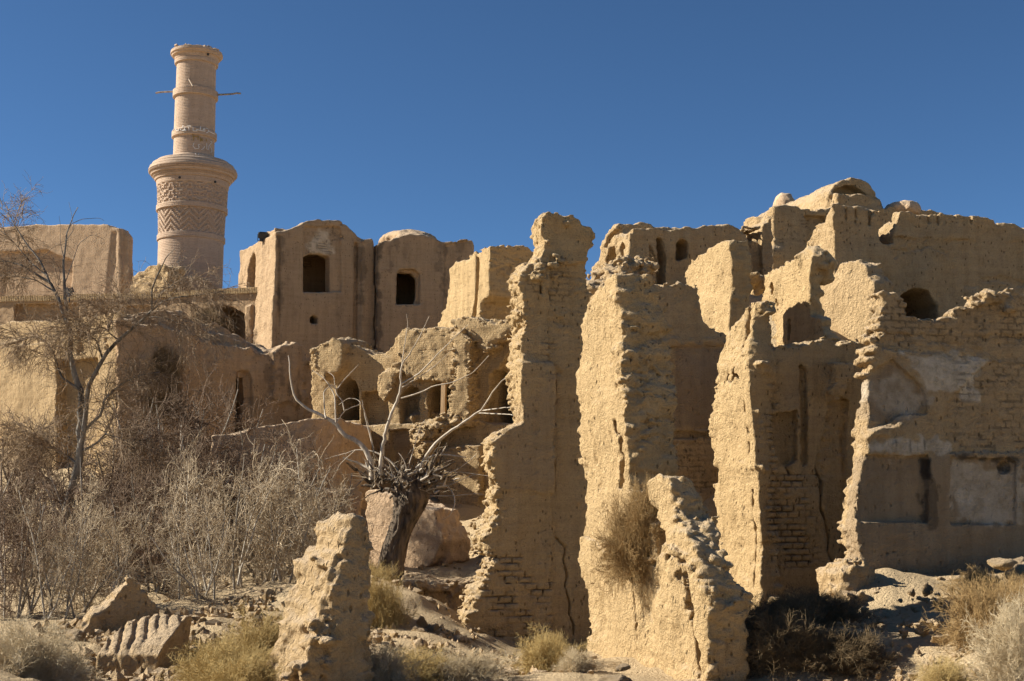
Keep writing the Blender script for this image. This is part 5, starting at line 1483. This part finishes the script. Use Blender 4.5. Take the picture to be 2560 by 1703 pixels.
bush(2450, 1492, 20.9, 110, 60, DRY_BROWN, 'small reddish-brown bush on the long sunlit slab', gb)
q = P.fp([(520, 845)])[0]; q = P.o + P.eu * q[0] - P.ew * .1
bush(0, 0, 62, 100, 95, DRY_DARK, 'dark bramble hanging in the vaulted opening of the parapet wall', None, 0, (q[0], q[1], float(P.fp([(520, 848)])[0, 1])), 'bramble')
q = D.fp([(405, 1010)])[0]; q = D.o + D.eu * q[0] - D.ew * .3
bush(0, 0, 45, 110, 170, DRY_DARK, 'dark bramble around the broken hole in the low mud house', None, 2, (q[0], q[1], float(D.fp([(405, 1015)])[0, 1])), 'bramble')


# ------------------------------------------------------------------ the dead pollarded tree
def dead_tree():
    rng = np.random.default_rng(55)
    Y = 29.6; s = Y / F_PX
    base = at(972, 1465, Y)
    root = empty('dead_tree', base)
    tag(root, 'dead pollarded tree with thick leaning trunk, spiky head and long bleached branches', 'tree')
    cl = [(966, 1500, 34), (974, 1452, 32), (979, 1405, 32), (989, 1360, 31), (1003, 1320, 29), (1018, 1285, 28), (1026, 1262, 31), (1028, 1240, 36), (1022, 1215, 42), (1015, 1195, 34), (1010, 1180, 16)]
    c = np.array([at(a, b, Y) for a, b, _ in cl]) - base
    K = 70; cc = resample(c, K); rad = np.interp(np.linspace(0, 1, K), np.linspace(0, 1, len(cl)), [r * s for _, _, r in cl])
    n = 90; th = np.linspace(0, 2 * math.pi, n, endpoint=False)
    tw = np.linspace(0, 1.3, K)[:, None]
    ph = th[None, :] + tw
    rid = np.zeros((K, n))
    lat = rng.standard_normal((12, 26))
    ii = (ph / (2 * math.pi) * 26); i0 = np.floor(ii).astype(int); f = ii - i0; f = f * f * (3 - 2 * f)
    zz = np.linspace(0, 10.9, K)[:, None]; z0 = np.floor(zz).astype(int); fz = zz - z0
    g = lambda a, b: lat[a % 12, b % 26]
    rid = (g(z0, i0) * (1 - f) + g(z0, i0 + 1) * f) * (1 - fz) + (g(z0 + 1, i0) * (1 - f) + g(z0 + 1, i0 + 1) * f) * fz
    rid = 1 - 1.3 * np.abs(rid)
    rr_ = rad[:, None] * (1 + .10 * rid + .03 * rng.standard_normal((K, n)) * (np.arange(K) > 45)[:, None])
    V = np.stack([cc[:, 0:1] + rr_ * np.cos(th), cc[:, 1:2] + rr_ * np.sin(th), cc[:, 2:3] + 0 * th], -1).reshape(-1, 3)
    i, j = np.meshgrid(np.arange(K - 1), np.arange(n), indexing='ij'); j2 = (j + 1) % n
    Q = np.stack([i * n + j, i * n + j2, (i + 1) * n + j2, (i + 1) * n + j], -1).reshape(-1, 4)
    link('trunk', np_mesh('trunk', V, Q), DEADWOOD, root)
    B = [([(930, 1200), (930, 1156), (919, 1128), (902, 1108), (857, 1086), (840, 1058), (812, 1044), (770, 1021), (734, 996), (727, 960), (725, 906), (721, 889)], 11, 2, .3),
         ([(840, 1058), (837, 990), (823, 962), (807, 943), (781, 926)], 3.2, 1.2, .4), ([(815, 1046), (812, 1032), (809, 979), (830, 960), (842, 974)], 3, 1.2, .5), ([(823, 962), (842, 974), (860, 950), (896, 912)], 2.2, .9, .5),
         ([(840, 1058), (861, 1027), (880, 1018), (905, 1010), (895, 998), (870, 995), (848, 1012)], 2.2, 1, .4), ([(861, 1027), (855, 1000), (840, 985), (835, 940), (820, 930)], 2.4, 1, .4),
         ([(950, 1190), (952, 1160), (955, 1139), (964, 1075), (981, 1030), (1002, 976), (1003, 960)], 8.5, 5, -.2),
         ([(1003, 960), (1000, 932), (1008, 905), (1023, 887), (1050, 840), (1073, 791)], 3.2, 1, -.4), ([(1003, 960), (1030, 945), (1051, 932), (1093, 887), (1149, 831), (1170, 812)], 3.2, 1, -.6), ([(1003, 970), (1060, 935), (1087, 915), (1124, 881)], 2.4, .8, -.3),
         ([(1002, 950), (1006, 900), (1012, 860), (1020, 808), (1016, 785)], 2.4, .8, -.2), ([(1003, 996), (1051, 982), (1082, 965), (1132, 957), (1183, 932), (1222, 889)], 3, 1, -.8),
         ([(1050, 1180), (1062, 1142), (1093, 1103), (1149, 1061), (1205, 1027), (1239, 968), (1298, 920)], 7, 1.6, -1.2), ([(1205, 1027), (1240, 1022), (1285, 1017), (1300, 1010)], 2.6, 1, -1.2), ([(1196, 1033), (1240, 1035), (1275, 1036), (1298, 1043)], 2.6, 1, -1.2),
         ([(1000, 1210), (995, 1173), (967, 1145), (933, 1128), (891, 1124), (860, 1135), (812, 1148)], 5, 1, .5), ([(935, 1130), (925, 1090), (912, 1040), (905, 1000)], 2.2, .8, .4), ([(905, 1010), (918, 1050), (935, 1120)], 2, 1, .3),
         ([(1060, 1200), (1110, 1190), (1150, 1170), (1185, 1142), (1192, 1134)], 3, 1, -.5), ([(1070, 1225), (1120, 1215), (1180, 1188), (1200, 1186)], 2.4, .9, -.4), ([(1075, 1240), (1130, 1240), (1190, 1234), (1225, 1240), (1245, 1255)], 2, .8, -.5),
         ([(1080, 1205), (1115, 1212), (1135, 1235), (1138, 1260), (1125, 1290), (1105, 1300)], 4, 1.2, -.4), ([(1090, 1180), (1150, 1180), (1220, 1190), (1235, 1192)], 1.6, .7, -.4), ([(890, 1124), (850, 1160), (830, 1200), (860, 1215)], 1.6, .6, .6), ([(1040, 1170), (1080, 1140), (1115, 1137), (1165, 1143)], 5, 2.5, -.3), ([(1100, 1140), (1113, 1120), (1117, 1108)], 3, 1, -.3), ([(1020, 1170), (1035, 1120), (1050, 1070), (1062, 1050)], 2, .8, 0)]
    for P_, a, b, dy in B:
        m = len(P_)
        q = np.array([at(x, y, Y + dy * k / (m - 1)) for k, (x, y) in enumerate(P_)]) - base
        # rounded polyline
        q = resample(q, 22); q[1:-1] = .25 * q[:-2] + .5 * q[1:-1] + .25 * q[2:]
        q[2:-1] += rng.standard_normal((19, 3)) * a * s * .10
        v, f = tubes(q[None], np.array([a * s * .72]), np.array([b * s * .6]), 7)
        link('branch', np_mesh('branch', v, f), BLEACHED, root)
    # short broken shoots bristling from the head
    M = 210
    head = np.array([at(a, b, Y) for a, b in [(945, 1190), (980, 1205), (1015, 1215), (1050, 1205), (1085, 1185)]]) - base
    t = rng.integers(0, 5, M)
    o = head[t] + rng.standard_normal((M, 3)) * np.array([24, 24, 16]) * s
    d = (o - (at(1015, 1255, Y) - base)) + rng.standard_normal((M, 3)) * 40 * s
    d[:, 0] += 14 * s; d /= np.linalg.norm(d, axis=1, keepdims=True)
    L_ = rng.uniform(12, 30, M) * rng.choice([1, 1, 1, 2.2], M) * s
    K = 6; Pp = [o]
    for _ in range(K - 1):
        d = d + rng.standard_normal((M, 3)) * .16; d /= np.linalg.norm(d, axis=1, keepdims=True); o = o + d * (L_ / (K - 1))[:, None]; Pp.append(o)
    Pp = np.stack(Pp, 1)
    r0 = rng.uniform(2, 6, M) * s
    dk = rng.random(M) < .62
    link('dead_shoots', np_mesh('dead_shoots', *tubes(Pp[dk], r0[dk], r0[dk] * .4, 5)), DEADWOOD, root)
    link('bleached_shoots', np_mesh('bleached_shoots', *tubes(Pp[~dk], r0[~dk] * .8, r0[~dk] * .3, 5)), BLEACHED, root)
    fine = spawn(Pp, 130, 6, 30 * s, 90 * s, rng, .5, 1, .6, .05, -.02, .12)
    link('fine_shoots', np_mesh('fine_shoots', *tubes(fine, np.full(130, .8 * s), np.full(130, .4 * s))), TWIG_PALE, root)
dead_tree()
